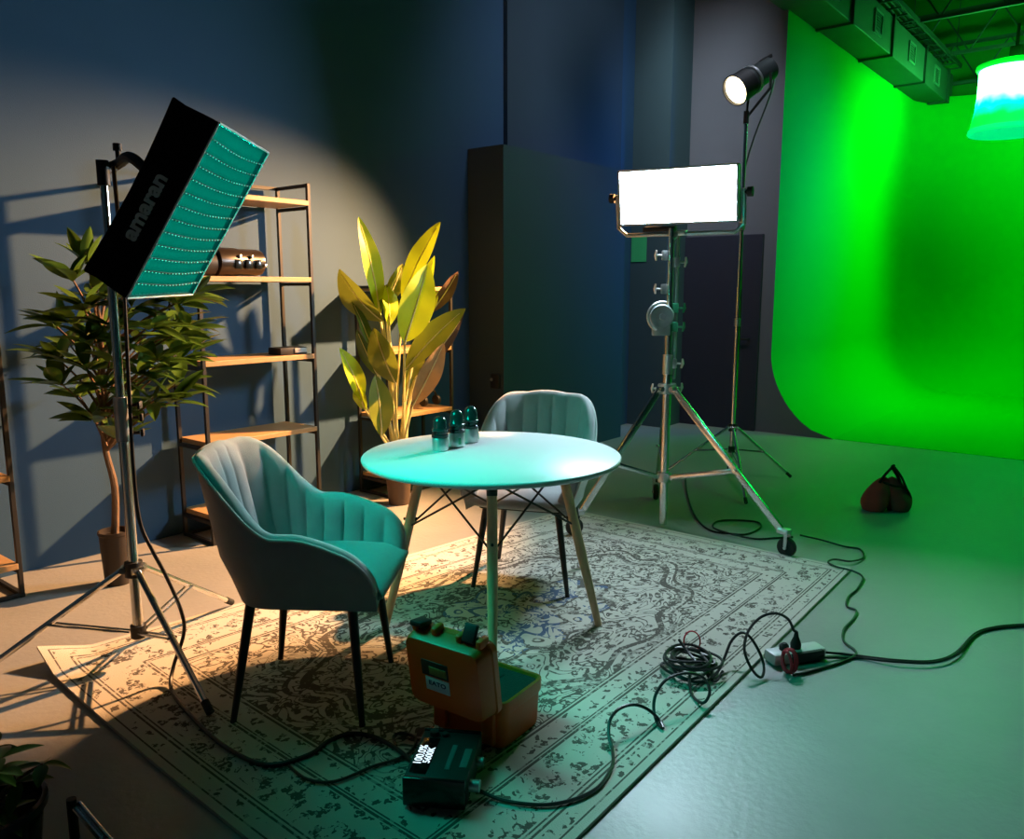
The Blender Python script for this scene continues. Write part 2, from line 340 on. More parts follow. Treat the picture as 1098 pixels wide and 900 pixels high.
def text_obj(name, body, size, m, parent, mtx, extrude=.001, stretch=1.0, bold=0.0):
    cu = bpy.data.curves.new(name, 'FONT'); cu.body = body; cu.size = size; cu.extrude = extrude; cu.align_x = 'CENTER'; cu.align_y = 'CENTER'; cu.offset = bold
    t = bpy.data.objects.new(name+'_curve', cu); COL.objects.link(t); bpy.context.view_layer.update()
    me = bpy.data.meshes.new_from_object(t.evaluated_get(bpy.context.evaluated_depsgraph_get())); bpy.data.objects.remove(t)
    me.name = name; me.materials.clear(); me.materials.append(m)
    root = root_of(parent); inv = ROOTM[root.name].inverted()
    for v in me.vertices: v.co = inv @ (mtx @ Vector((v.co.x*stretch, v.co.y, v.co.z)))
    o = bpy.data.objects.new(name, me); COL.objects.link(o); o.parent = parent; return o
def sstep(a, b, x):
    t = min(1, max(0, (x-a)/(b-a))); return t*t*(3-2*t)

# ------------------------------------------------------------------ the room
YW, XB, ZC = 4.65, 8.3, 6.0
struct('floor', MB().box((6, -1.0, -.05), (17, 12.0, .1)), M['floor'], smooth=False)
struct('ceiling', MB().box((6, -1.0, ZC+.05), (17, 12.0, .1)), M['ceil'], smooth=False)
struct('wall_left', MB().box((3.4, YW+.05, ZC/2), (9.8, .1, ZC)), M['wall'], smooth=False)
struct('wall_back', MB().box((XB+.05, 4.0, ZC/2), (.1, 1.4, ZC)), M['wallgrey'], smooth=False)
struct('wall_far', MB().box((14.45, -1.0, ZC/2), (.1, 12, ZC)), mat('dark_green_upper_wall', (.006, .20, .012), .8, var=.08), smooth=False)
struct('wall_front', MB().box((-2.45, -1.0, ZC/2), (.1, 12, ZC)), M['walldark'], smooth=False)
struct('wall_right', MB().box((6, -6.95, ZC/2), (17, .1, ZC)), M['walldark'], smooth=False)
# low dark partition standing against the left wall, upper wall panel and the corner column
struct('trim_1', MB().box((6.145, 4.46, 1.32), (1.89, .38, 2.64)), M['walldark'], smooth=False)
struct('trim_2', MB().box((6.60, 4.63, 4.3), (1.87, .05, 3.30)), M['walldark'], smooth=False)
struct('trim_3', MB().box((8.075, 4.43, ZC/2), (.45, .44, ZC)), M['column'], smooth=False)
dr = struct('door_1', MB().box((XB-.02, 3.77, 1.03), (.04, .88, 2.06), bevel=.006), M['door'], smooth=False)
h = MB(); h.cyl((XB-.04, 3.43, .98), (XB-.09, 3.43, .98), .012); h.cyl((XB-.09, 3.43, .98), (XB-.09, 3.55, .98), .011); h.build('door_handle', M['blackmetal'], dr)
# green cyclorama: wing, corner, back and swept foot
def cyc():
    plan = [(8.3, 3.2, 0, -1)]+[(8.3+4.9*i/12, 3.2, 0, -1) for i in range(1, 13)]
    for i in range(1, 13):
        a = PI/2-PI/2*i/12; plan.append((13.2+.7*math.cos(a), 2.5+.7*math.sin(a), -math.cos(a), -math.sin(a)))
    plan += [(13.9, 2.5-8.5*i/12, -1, 0) for i in range(1, 13)]
    prof = [(0, 4.3), (0, 3.0), (0, 1.6), (0, .83)]
    for i in range(1, 13):
        u_ = i/12; prof.append((.68*(1-(1-u_**1.75)**(1/1.75)), .83*(1-u_)+.004*u_))
    mb = MB(); nv = len(prof); vs_ = []
    for (x, y, nx, ny) in plan:
        for (o, z) in prof: vs_.append((x+nx*min(o, .66), y+ny*min(o, .66), z))
    mb.add(vs_, [(i*nv+j, (i+1)*nv+j, (i+1)*nv+j+1, i*nv+j+1) for i in range(len(plan)-1) for j in range(nv-1)])
    return mb, prof
cm, prof = cyc()
struct('wall_green', cm, M['green'], ang=60)
poly = [(3.2-o, z) for (o, z) in prof]
end = [(3.345, .0)]+[(3.345, 4.3)]+poly+[(2.52, 0)]
struct('trim_4', MB().prism(end, 8.296, 8.30, lambda y, z, x: (x, y, z)), M['wallgrey'], smooth=False)
# plinth mass behind the green skin so that it has thickness
back = [(3.345, 0.0), (3.345, 4.3), (3.215, 4.3)]+[(3.215-o, z-.012 if z < .83 else z) for (o, z) in prof[3:-1]]+[(2.56, 0)]
struct('trim_5', MB().prism(back, 8.31, 13.2, lambda y, z, x: (x, y, z)), M['wallgrey'], smooth=False)
struct('floor_green', MB().add([(8.32, -6, .004), (13.9, -6, .004), (13.9, 2.56, .004), (8.32, 2.56, .004), (8.32, -6, -.01), (13.9, -6, -.01), (13.9, 2.56, -.01), (8.32, 2.56, -.01)],
       [(0, 1, 2, 3), (4, 7, 6, 5), (0, 4, 5, 1), (1, 5, 6, 2), (2, 6, 7, 3), (3, 7, 4, 0)]), M['green'], smooth=False)
# green paper on the column
tag(MB().box((7.845, 4.545, 1.935), (.006, .185, .29), bevel=.001).build('wall_poster', M['signgreen'], smooth=False), 'small green poster on the teal-grey column behind the lit panel', 'poster')

# ------------------------------------------------------------------ roof steel and duct
def joist(X, z0, z1, label, first=None):
    t = thing('roof_joist', label, 'joist', (X, 0, z0), 0, 'roof joists over the green cove')
    c = MB()
    c.box((0, 0, 0), (.05, 9.2, .045)); c.build('bottom_chord', M['steel_dark'], t, smooth=False)
    c = MB(); c.box((0, 0, z1-z0), (.05, 9.2, .045)); c.build('top_chord', M['steel_dark'], t, smooth=False)
    c = MB(); y = -4.5
    while y < 4.4:
        c.cyl((0, y, 0), (0, y+.35, z1-z0), .012, n=6); c.cyl((0, y+.35, z1-z0), (0, y+.7, 0), .012, n=6); y += .7
    c.build('web_bars', M['steel_dark'], t); return t
for X, z0, lab in ((7.6, 4.75, 'dark roof joist nearest the top edge of the picture'), (9.5, 4.75, 'dark roof joist crossing above the near part of the duct'), (11.3, 4.72, 'dark roof joist above the middle of the duct'), (13.1, 4.72, 'dark roof joist above the far end of the duct'), (13.95, 4.50, 'lowest roof joist, against the dark green upper wall')):
    joist(X, z0, z0+.55, lab)
t = thing('air_duct', 'long square metal air duct running above the green wall', 'duct', (10, 3.05, 4.2))
d_ = MB(); d_.box((10.0, 3.05, 4.41), (7.9, .42, .42), bevel=.008); d_.build('duct_body', M['duct'], t, world=True, smooth=False)
for X in (7.6, 9.1, 10.6, 12.2, 13.6):
    f = MB(); x0, y0, y1, z0, z1 = X, 2.825, 3.275, 4.185, 4.635
    f.box((X, 2.828, 4.41), (.05, .03, .46)); f.box((X, 3.05, 4.192), (.05, .46, .03)); f.box((X, 3.05, 4.63), (.05, .46, .03)); f.build('flange', M['steel_dark'], t, world=True, smooth=False)
for X in (8.5, 10.0, 11.5, 12.9):
    f = MB()
    for z in (4.30, 4.52): f.box((X, 2.832, z), (.30, .02, .025))
    for x in (-.14, .14): f.box((X+x, 2.832, 4.41), (.025, .02, .24))
    gf = f.build('vent_grille', M['grille'], t, world=True, smooth=False)
    s = MB()
    for k in range(7): s.box((X, 2.835, 4.325+.028*k), (.26, .012, .006))
    s.build('louvres', M['duct'], gf, world=True, smooth=False)
ct = thing('cable_tray', 'dark cable tray along the top of the air duct', 'cable tray', (10, 2.9, 4.66))
for y in (2.72, 2.95): MB().box((10, y, 4.70), (7.6, .02, .06)).build('side_rail', M['steel_dark'], ct, world=True, smooth=False)
for k in range(26): MB().box((6.3+.3*k, 2.835, 4.68), (.03, .23, .015)).build('rung', M['steel_dark'], ct, world=True, smooth=False)
for k in range(3):
    f = MB(); f.tube(catmull([(6.3+.8*i, 2.79+.045*k+.02*math.sin(i*2+k), 4.705+.02*random.random()) for i in range(10)], 5), .016, 6); f.build('wire', M['cable'], ct, world=True)
for k in (8.2, 11.0, 13.4):
    f = MB(); f.cyl((k, 2.715, 4.7), (k, 2.715, 5.98), .006, n=6); f.build('hanger_rod', M['steel_dark'], ct, world=True)

# lantern
LX, LY, LZ = 12.05, 1.775, 3.83
t = thing('lantern_light', 'glowing white and green cloth lantern hanging before the green wall', 'lantern', (LX, LY, LZ-.43))
f = MB(); pr = [(.44, .06), (.425, .16), (.40, .30), (.385, .45), (.385, .60), (.385, .74), (.375, .80), (.30, .835), (.12, .85), (.02, .85)]
f.lathe(pr, n=40); f.build('cloth_shade', M['lantern'], t)
f = MB(); f.lathe([(.41, .765), (.425, .79), (.42, .82), (.39, .83), (.38, .81), (.385, .77)], n=40); f.build('top_ring', mat('green_lit_rim_cloth', (.05, .5, .1), .8, emit=(0, .8, .02), estr=.7), t)
f = MB(); f.lathe([(.445, .0), (.462, .02), (.455, .065), (.438, .075), (.430, .03)], n=40); f.build('skirt_hem', mat('pale_green_hem', (.2, .7, .4), .8, emit=(0, .85, .30), estr=.7), t)
f = MB(); f.cyl((0, 0, .85), (0, 0, 1.29), .02); f.box((0, 0, .95), (.14, .14, .16), bevel=.02); f.build('lamp_head', M['black'], t)

# ------------------------------------------------------------------ rug
def build_rug():
    C00, C10, C11, C01 = Vector((1.10, 1.11, 0)), Vector((4.415, 1.20, 0)), Vector((4.44, 3.07, 0)), Vector((1.205, 3.43, 0))
    nu, nv = 96, 64; mb = MB(); uvs = []
    def P(a, b, z):
        p = C00*(1-a)*(1-b)+C10*a*(1-b)+C11*a*b+C01*(1-a)*b
        p.x += .02*math.sin(b*PI)*(1-a)*-1.0
        curl = .06*max(0, 1-((a/.06)**2+((1-b)/.08)**2)**.5)
        wav = .004*math.sin(a*9+b*4)*(b**8)
        return Vector((p.x, p.y, z+curl+abs(wav)))
    vs_ = []; 
    for i in range(nu+1):
        for j in range(nv+1):
            vs_.append(P(i/nu, j/nv, .013)); uvs.append((i/nu*RLX, j/nv*RLY))
    n = len(vs_)
    for i in range(nu+1):
        for j in range(nv+1): vs_.append(P(i/nu, j/nv, .001)); uvs.append((i/nu*RLX, j/nv*RLY))
    q = lambda i, j: i*(nv+1)+j
    fs = []
    for i in range(nu):
        for j in range(nv):
            fs.append((q(i, j), q(i+1, j), q(i+1, j+1), q(i, j+1))); fs.append((n+q(i, j), n+q(i, j+1), n+q(i+1, j+1), n+q(i+1, j)))
    for i in range(nu):
        for j in (0, nv): fs.append((q(i, j), q(i+1, j), n+q(i+1, j), n+q(i, j)))
    for j in range(nv):
        for i in (0, nu): fs.append((q(i, j), q(i, j+1), n+q(i, j+1), n+q(i, j)))
    mb.add(vs_, fs); o = mb.build('area_rug', M['rug'], uvs=uvs)
    tag(o, 'large cream and grey ornate rug under the round table and chairs', 'rug')
build_rug()
RZ = .014

# ------------------------------------------------------------------ shelving
SHY0, SHY1 = 4.264, 4.60
SHZ = (.16, .60, 1.073, 1.558, 2.03)
def shelf_unit(x0, x1, label, TOP=2.15):
    t = thing('shelf_unit', label, 'shelving unit', (x0, SHY0, 0), 0, 'open shelf units along the blue wall')
    W = x1-x0; D = SHY1-SHY0; r = .022; HZ = SHZ if TOP > 2 else (.14, .586, 1.055, 1.50)
    for px in (r/2, W-r/2):
        for py in (r/2, D-r/2):
            MB().box((px, py, TOP/2), (r, r, TOP), bevel=.002).build('post', M['blackmetal'], t, smooth=False)
    for px in (r/2, W-r/2):
        for z in (TOP-.012, .012)+tuple(z-.028 for z in HZ): MB().box((px, D/2, z), (.02, D-.04, .02)).build('side_rail', M['blackmetal'], t, smooth=False)
    for py in (r/2, D-r/2): MB().box((W/2, py, .012), (W-.04, .02, .02)).build('cross_rail', M['blackmetal'], t, smooth=False)
    MB().box((W/2, D-r/2, TOP-.012), (W-.04, .02, .02)).build('cross_rail', M['blackmetal'], t, smooth=False)
    for z in HZ: MB().box((W/2, D/2-.004, z), (W-.035, D-.005, .03), bevel=.003).build('shelf_board', M['wood'], t, smooth=False)
    return t
sh = shelf_unit(2.49, 3.29, 'black metal shelf unit with oak boards right behind the foreground chair')
sh2 = shelf_unit(3.90, 4.58, 'low shelf unit with orange-lit boards behind the tall banana-leaf plant', 1.525)
dup(sh, (.67, SHY0, 0), 0, 'shelf unit with one black post showing at the left edge of the picture')

# light head lying on the upper shelf
t = thing('studio_lamp_head', 'black cylindrical lamp head lying on an upper oak shelf', 'lamp head', (2.60, 4.40, 1.573))
Rx = frame((1, 0, 0)); 
f = MB(); f.lathe([(.05, 0), (.072, .005), (.074, .11), (.062, .12), (.062, .125)], (2.555, 4.40, 1.650), Rx); f.build('reflector', M['blackmetal'], t, world=True)
f = MB(); f.lathe([(.07, .12), (.084, .128), (.084, .26), (.08, .27), (.08, .40), (.074, .43), (.05, .435)], (2.555, 4.40, 1.658), Rx); f.build('housing', mat('bronze_black_housing', (.022, .016, .013), .3, .3, var=.2), t, world=True)
for x in (2.79, 2.86, 2.93): MB().box((x, 4.322, 1.645), (.045, .022, .055), bevel=.004).build('control_block', M['blackgloss'], t, world=True)
for x, z in ((2.805, 1.692), (2.885, 1.690), (2.975, 1.64)): MB().box((x, 4.318, z), (.016, .012, .020), bevel=.003).build('button', M['silver'], t, world=True)
t = thing('storage_box', 'small dark box with a pale end on the middle shelf', 'box', (3.12, 4.36, 1.088))
MB().box((3.14, 4.36, 1.112), (.20, .13, .045), bevel=.004).build('box_body', M['black'], t, world=True)
MB().box((3.19, 4.292, 1.115), (.09, .008, .03), bevel=.002).build('box_end', M['piping'], t, world=True)
# headphones on the second unit
t = thing('headphones', 'black headphones on the lower board of the shelf behind the plant', 'headphones', (4.42, 4.36, .615))
f = MB(); f.tube([(4.42+.07*math.cos(a), 4.36, .665+.075*math.sin(a)) for a in [PI*k/14 for k in range(15)]], .008, 8); f.build('headband', M['black'], t, world=True)
for s_ in (-1, 1):
    f = MB(); f.lathe([(.012, 0), (.036, .004), (.040, .02), (.034, .034), (.01, .036)], (4.42+s_*.07-(.018), 4.36, .655), frame((1, 0, 0)), n=18); f.build('ear_cup', M['black'], t, world=True)
# socket on the partition end
t = thing('wall_socket', 'small dark wall box on the end of the dark partition', 'socket', (5.19, 4.33, .72))
MB().box((5.185, 4.345, .735), (.03, .09, .12), bevel=.006).build('socket_box', M['black'], t, world=True)
MB().cyl((5.172, 4.375, .75), (5.165, 4.375, .75), .014).build('socket_stud', M['silver'], t, world=True)

# ------------------------------------------------------------------ table
TX, TY, TZ, TR = 2.615, 2.215, .80, .555
t = thing('round_table', 'round white-topped table with wooden legs and wire bracing', 'table', (TX, TY, 0))
f = MB(); f.lathe([(0.001, TZ-.024), (TR-.012, TZ-.024), (TR-.004, TZ-.020), (TR, TZ-.010), (TR-.001, TZ-.004), (TR-.006, TZ), (0.001, TZ)], n=96); f.build('tabletop', M['white'], t, ang=50)
f = MB(); f.lathe([(.001, TZ-.04), (.30, TZ-.04), (.30, TZ-.0245), (.001, TZ-.0245)], n=32); f.build('under_plate', M['blackmetal'], t)
feet = []; tops = []
LR = .475
for k in range(4):
    a = math.radians(40.4+90*k); c, s_ = math.cos(a), math.sin(a)
    top = Vector((.295*c, .295*s_, TZ-.04)); ft = Vector((LR*c, LR*s_, RZ)); tops.append(top); feet.append(ft)
    f = MB(); f.tube([top, top.lerp(ft, .12), top.lerp(ft, .55), ft], [.015, .021, .022, .0155], 16); lg = f.build('leg', M['beech'], t)
    f = MB(); f.cyl(top.lerp(ft, .0), top.lerp(ft, .09), .024, .022); f.build('leg_socket', M['blackmetal'], lg)
    f = MB(); p = top.lerp(ft, .33); f.cyl(p+Vector((-.03*c, -.03*s_, 0)), p+Vector((.03*c, .03*s_, 0)), .006, n=8); f.build('bolt', M['blackmetal'], lg)
f = MB()
for k in range(4):
    a, b_ = k, (k+1) % 4
    lo_a = tops[a].lerp(feet[a], .38); lo_b = tops[b_].lerp(feet[b_], .38); hi_a = tops[a]+Vector((0, 0, -.012)); hi_b = tops[b_]+Vector((0, 0, -.012))
    f.cyl(hi_a, lo_b, .0048, n=8); f.cyl(hi_b, lo_a, .0048, n=8)
    mid = Vector((0, 0, tops[0].lerp(feet[0], .36).z-.02))
f.build('wire_bracing', M['blackmetal'], t)

# canisters
def canister(x, y, hgt, label):
    t = thing('lens_canister', label, 'canister', (x, y, TZ+.0005), random.random()*6, 'canisters on the table'); K = hgt
    f = MB(); f.lathe([(.001, 0), (.033, 0), (.036, .004), (.036, .058*K), (.034, .062*K), (.001, .062*K)], n=28); b_ = f.build('body', M['silver'], t)
    f = MB()
    for a in (0, 1.7): 
        f.box((.0365*math.cos(a+2), .0365*math.sin(a+2), .03), (.002, .012, .03), Matrix.Rotation(a+2, 3, 'Z'))
    f.build('body_marks', M['greenpart'], b_)
    f = MB(); f.lathe([(.030, .062*K), (.037, .064*K), (.037, .076*K), (.031, .080*K), (.031, .092*K)], n=28); f.build('collar', M['blackgloss'], t)
    f = MB(); f.lathe([(.031, .092*K), (.036, .095*K), (.036, .102*K), (.031, .106*K), (.030, .135*K), (.026, .152*K), (.016, .162*K), (.001, .165*K)], n=28); f.build('cap', M['capgreen'], t, ang=50)
p = g(472, 483, TZ); canister(p.x, p.y, .92, 'silver canister with green mark, nearest to the front of the table row')
p = g(490, 479, TZ); canister(p.x, p.y, 1.02, 'silver canister with dark cap in the middle of the row')
p = g(505, 474, TZ); canister(p.x, p.y, 1.02, 'silver canister with dark cap at the far end of the row')

# ------------------------------------------------------------------ chairs
def make_chair(loc, rotz, label):
    t = thing('tub_chair', label, 'chair', loc, rotz, 'grey velvet chairs at the table'); K = 1.08
    w, xb, xf, cr = .268, -.235, .27, .17
    P = []; n = 100
    # half path from back centre to front of the arm
    Lb = w-cr; Lc = PI/2*cr; Ls = xf-(xb+cr); Lt = Lb+Lc+Ls
    def half(l):
        if l < Lb: return (xb, l, -1, 0)
        if l < Lb+Lc:
            a = (l-Lb)/cr; return (xb+cr-cr*math.cos(a), w-cr+cr*math.sin(a), -math.cos(a), math.sin(a))
        return (xb+cr+(l-Lb-Lc), w, 0, 1)
    def ztop(l):
        z = .885-.01*(l/Lb if l < Lb else 1)**2
        z = z+(.652-z)*sstep(.145, .40, l)
        z -= .03*sstep(.45, Lt-.10, l)
        e = max(0, (l-(Lt-.17))/.17)
        z -= (z-.455)*(1-math.sqrt(max(0, 1-e*e)))*.9
        return z
    ZB = .40; rings = []; edge = []
    NL = 230
    for i in range(NL+1):
        s_ = -Lt+2*Lt*i/NL; l = abs(s_); sg = 1 if s_ >= 0 else -1
        x, y, nx, ny = half(min(l, Lt-1e-6)); y *= sg; ny *= sg; zt = ztop(l)
        isback = 1-sstep(Lb*.6, Lb+Lc, l)
        ch = .017*(abs(math.cos(PI*s_/.074))**.4); th = .040+.012*(1-isback)
        ring = []
        def off(z):
            hgt = max(0, (z-ZB)/.48); return -.032*(1-sstep(0, .35, hgt))+(.105*isback+.035*(1-isback))*hgt
        def pt(z, inn): o = off(z)-inn; return Vector(((x+nx*o)*K, (y+ny*o)*K, z*K))
        for q in range(7): ring.append(pt(ZB+(zt-.018-ZB)*q/6, 0))
        edge.append(pt(zt-.012, -.002))
        for q in range(1, 5): a = PI*q/5; ring.append(pt(zt-.018+.018*math.sin(a), th/2*(1-math.cos(a))*.9))
        for q in range(7):
            z = zt-.022+(ZB+.03-zt+.022)*q/6; ring.append(pt(z, th+ch*min(1, max(0, (zt-z-.015)/.05))))
        rings.append(ring)
    f = MB(); f.loft(rings); f.build('shell', M['velvet'], t, ang=60)
    f = MB(); f.tube(edge, .0055, 8); f.build('piping', M['piping'], t)
    # seat pad, rounded to the front
    f = MB(); rr = []
    for i in range(25):
        u_ = i/24; x = -.165+.45*u_; hw = (.205+.02*sstep(0, .6, u_))*(1 if u_ > .06 else .9)
        drop = .035*max(0, (u_-.80)/.2)**2; crown = .012*math.sin(PI*u_)
        tz = .485-drop+crown; bz = .405+.028*max(0, (u_-.85)/.15)**2; ring = []
        for j in range(20):
            a = 2*PI*j/20; cy, cz = math.cos(a), math.sin(a)
            sy = math.copysign(abs(cy)**.35, cy); sz = math.copysign(abs(cz)**.5, cz)
            ring.append(Vector((x*K, hw*sy*K, ((tz+bz)/2+(tz-bz)/2*sz)*K)))
        rr.append(ring)
    f.loft(rr); f.build('seat', M['velvet'], t, ang=60)
    f = MB(); f.box((.03*K, 0, .402*K), (.34*K, .40*K, .026*K), bevel=.012); f.build('seat_base', M['black'], t)
    for sx in (-1, 1):
        for sy in (-1, 1):
            top = Vector(((.01+.165*sx)*K, .17*sy*K, .39*K)); ft = Vector(((.0+.21*sx)*K, .225*sy*K, RZ-.0))
            f = MB(); f.tube([top, top.lerp(ft, .5), ft], [.018, .0155, .0105], 14); lg = f.build('leg', M['blackmetal'], t)
            f = MB(); f.cyl(ft, ft+Vector((0, 0, .006)), .0115, n=12); f.build('foot_pad', M['rubber'], lg)
    return t
ch = make_chair((1.764, 2.353, 0), math.radians(-54.5), 'grey tub chair with teal-lit seat in the foreground, back to the shelves')
dup(ch, (3.23, 2.47, 0), math.radians(203), 'grey tub chair on the far side of the round table')

# ------------------------------------------------------------------ softbox and its stand
def light_stand(name, label, c, feet, zc, zr, secs, lr, clips, group='chrome light stands', mm='chrome', frac=.5):
    t = thing(name, label, 'light stand', (c[0], c[1], 0), 0, group); c = Vector((c[0], c[1], 0))
    for (z0, z1, r) in secs: f = MB(); f.cyl(c+Vector((0, 0, z0)), c+Vector((0, 0, z1)), r, n=18); f.build('column', M[mm], t, world=True)
    f = MB(); f.cyl(c+Vector((0, 0, zc-.03)), c+Vector((0, 0, zc+.03)), secs[0][2]*1.7, n=18); f.build('collar', M['black'] if mm == 'chrome' else M[mm], t, world=True)
    f = MB(); f.cyl(c+Vector((0, 0, zr-.025)), c+Vector((0, 0, zr+.025)), secs[0][2]*1.5, n=18); f.build('brace_ring', M['black'], t, world=True)
    for ft in feet:
        ft = Vector((ft[0], ft[1], .012+(ft[2] if len(ft) > 2 else 0))); d = (ft-c); d.z = 0; d.normalize()
        a = c+d*secs[0][2]*1.9+Vector((0, 0, zc)); sd = d.cross(Vector((0, 0, 1)))
        f = MB(); f.tube([a, ft], lr, 10); f.cyl(a-sd*.022, a+sd*.022, lr*1.1, n=10); lg = f.build('leg', M[mm], t, world=True)
        m_ = a.lerp(ft, frac); b0 = c+d*secs[0][2]*1.6+Vector((0, 0, zr))
        f = MB()
        for s_ in (-1, 1): f.tube([b0+sd*.012*s_, m_+sd*.014*s_], lr*.45, 8)
        f.build('brace', M[mm], lg, world=True)
        f = MB(); e = (ft-a).normalized(); f.cyl(ft-e*.05, ft+e*.0, lr*1.2, n=10); f.build('rubber_foot', M['rubber'], lg, world=True)
    for (z, ang) in clips:
        d = Vector((math.cos(ang), math.sin(ang), 0))
        f = MB(); f.cyl(c+Vector((0, 0, z-.03)), c+Vector((0, 0, z+.03)), secs[0][2]*1.35, n=18); k = f.build('clamp', M['alu'], t, world=True)
        f = MB(); p = c+d*secs[0][2]*1.2+Vector((0, 0, z)); f.cyl(p, p+d*.035, .007, n=8); f.box(p+d*.045, (.035, .012, .03), Matrix.Rotation(ang+PI/2, 3, 'Z'), bevel=.005); f.build('knob', M['black'], k, world=True)
    return t
SCX, SCY = 1.462, 3.10
light_stand('light_stand', 'chrome light stand carrying the tilted black softbox', (SCX, SCY), [(1.405, 2.492, RZ), (2.03, 3.345, RZ), (.976, 3.46)], .405, .145,
            [(.11, 1.02, .020), (.98, 1.60, .0165), (1.55, 1.945, .0140)], .0125, [(1.01, -.6), (1.06, -.8), (.95, -.6)])
SR = Matrix(((.749, .333, .573), (.662, -.393, -.638), (.013, .857, -.515)))
ST = Vector((1.571, 2.643, 1.746)); SW, SL, SD = .604, .618, .150
t = thing('softbox', 'black rectangular softbox with a teal-lit grid front, tilted downwards', 'softbox', ST)
def S(x, y, z): return ST+SR @ Vector((x, y, z))
# fabric shell: flared ring sections from the front rim to the small back plate
def rectring(hw, hl, z, n=6, sag=0.0):
    pts = []
    for (ax, ay, bx, by) in ((-1, 1, 1, 1), (1, 1, 1, -1), (1, -1, -1, -1), (-1, -1, -1, 1)):
        for i in range(n):
            t_ = i/n; q = 1-sag*math.sin(PI*t_)
            pts.append(S(hw*(ax+(bx-ax)*t_)*(q if ax == bx else 1), hl*(ay+(by-ay)*t_)*(q if ay == by else 1), z))
    return pts
f = MB(); f.loft([rectring(SW/2-.006, SL/2-.006, -.030), rectring(SW/2-.004, SL/2-.004, .012), rectring(SW/2, SL/2, .012), rectring(SW/2, SL/2, -.01), rectring(SW/2*.985, SL/2*.99, -.05, sag=.02), rectring(SW/2*.965, SL/2*.975, -.10, sag=.05), rectring(SW/2*.955, SL/2*.985, -SD+.008, sag=.10), rectring(SW/2*.92, SL/2*.97, -SD, sag=.12), rectring(SW/2*.5, SL/2*.5, -SD-.035), rectring(SW/2*.12, SL/2*.08, -SD-.04)], cap=True)
body = f.build('fabric_shell', M['blackfabric'], t, world=True, ang=40)
f = MB(); ring = []
for (a, b_) in ((-1, 1), (1, 1), (1, -1), (-1, -1)): ring.append(S(a*SW/2, b_*SL/2, .013))
for i in range(4): f.cyl(ring[i], ring[(i+1) % 4], .0035, n=8)
f.build('front_binding', M['silverbead'], t, world=True)
f = MB(); f.add([S(-SW/2+.006, -SL/2+.006, -.026), S(SW/2-.006, -SL/2+.006, -.026), S(SW/2-.006, SL/2-.006, -.026), S(-SW/2+.006, SL/2-.006, -.026)], [(0, 1, 2, 3)]); f.build('diffuser', M['teal_emit'], t, world=True, smooth=False)
# egg-crate grid
f = MB(); NR, NC = 13, 19
for j in range(1, NR):
    y = -SL/2+.006+(SL-.012)*j/NR
    def row(u_, v_, y=y): x = -SW/2+.006+(SW-.012)*u_; return S(x, y-.010*math.sin(PI*u_)+.002*math.sin(u_*NC*2*PI), -.022+.030*v_)
    f.grid(row, 57, 1)
for i in range(1, NC):
    x = -SW/2+.006+(SW-.012)*i/NC
    f.grid(lambda u_, v_, x=x: S(x+.002*math.sin(u_*NR*2*PI), -SL/2+.006+(SL-.012)*u_-.010*math.sin(PI*i/NC)*math.sin(PI*u_), -.022+.028*v_), 39, 1)
f.build('grid', M['gridcloth'], t, world=True, ang=70)
f = MB()
for j in range(1, NR):
    y = -SL/2+.006+(SL-.012)*j/NR
    f.tube([S(-SW/2+.006+(SW-.012)*k/18, y-.010*math.sin(PI*k/18)+.002*math.sin(k/18*NC*2*PI), .009) for k in range(19)], .0022, 6)
f.build('grid_straps', M['griddark'], t, world=True)
f = MB()
for j in range(1, NR):
    y = -SL/2+.006+(SL-.012)*j/NR
    for i in range(0, NC+1):
        u_ = i/NC; f.box(S(-SW/2+.006+(SW-.012)*u_, y-.010*math.sin(PI*u_), .0115), (.0035, .0028, .0028), SR)
f.build('grid_stitches', M['silverbead'], t, world=True, smooth=False)['kind'] = 'stuff'
# printed word on the side panel: runs up the panel, letter tops towards the back
nx = SR @ Vector((-1, 0, 0)); up_ = SR @ Vector((0, 0, -1)); al = SR @ Vector((0, 1, 0))
mtx = Matrix.Translation(S(-SW/2-.0005+.009, -.03, -.068)) @ Matrix((al, up_, nx)).transposed().to_4x4()
text_obj('printed_word', 'amaran', .066, M['softprint'], t, mtx, .0030, 1.16, .0024)
# lamp head behind the softbox and its arm
f = MB(); f.lathe([(.02, 0), (.05, .005), (.05, .04), (.04, .05), (.01, .052)], S(0, 0, -SD-.03), SR @ Matrix.Rotation(PI, 3, 'X'), n=24); f.build('lamp_body', M['black'], t, world=True)
top = Vector((SCX, SCY, 1.945))
f = MB(); e = S(-.05, .04, -SD-.03)
f.tube(catmull([top+Vector((0, 0, -.02)), top+Vector((.06, .0, .015)), top.lerp(e, .6)+Vector((0, 0, .05)), e], 6), .019, 10); f.build('mount_arm', M['black'], t, world=True)
f = MB(); f.cyl(top+Vector((0, 0, -.07)), top+Vector((0, 0, .02)), .022); f.cyl(top+Vector((.055, -.01, .0)), top+Vector((.055, -.01, .07)), .009); f.cyl(top+Vector((.055, -.01, .06)), top+Vector((.055, -.01, .085)), .016); f.build('mount_knob', M['black'], t, world=True)

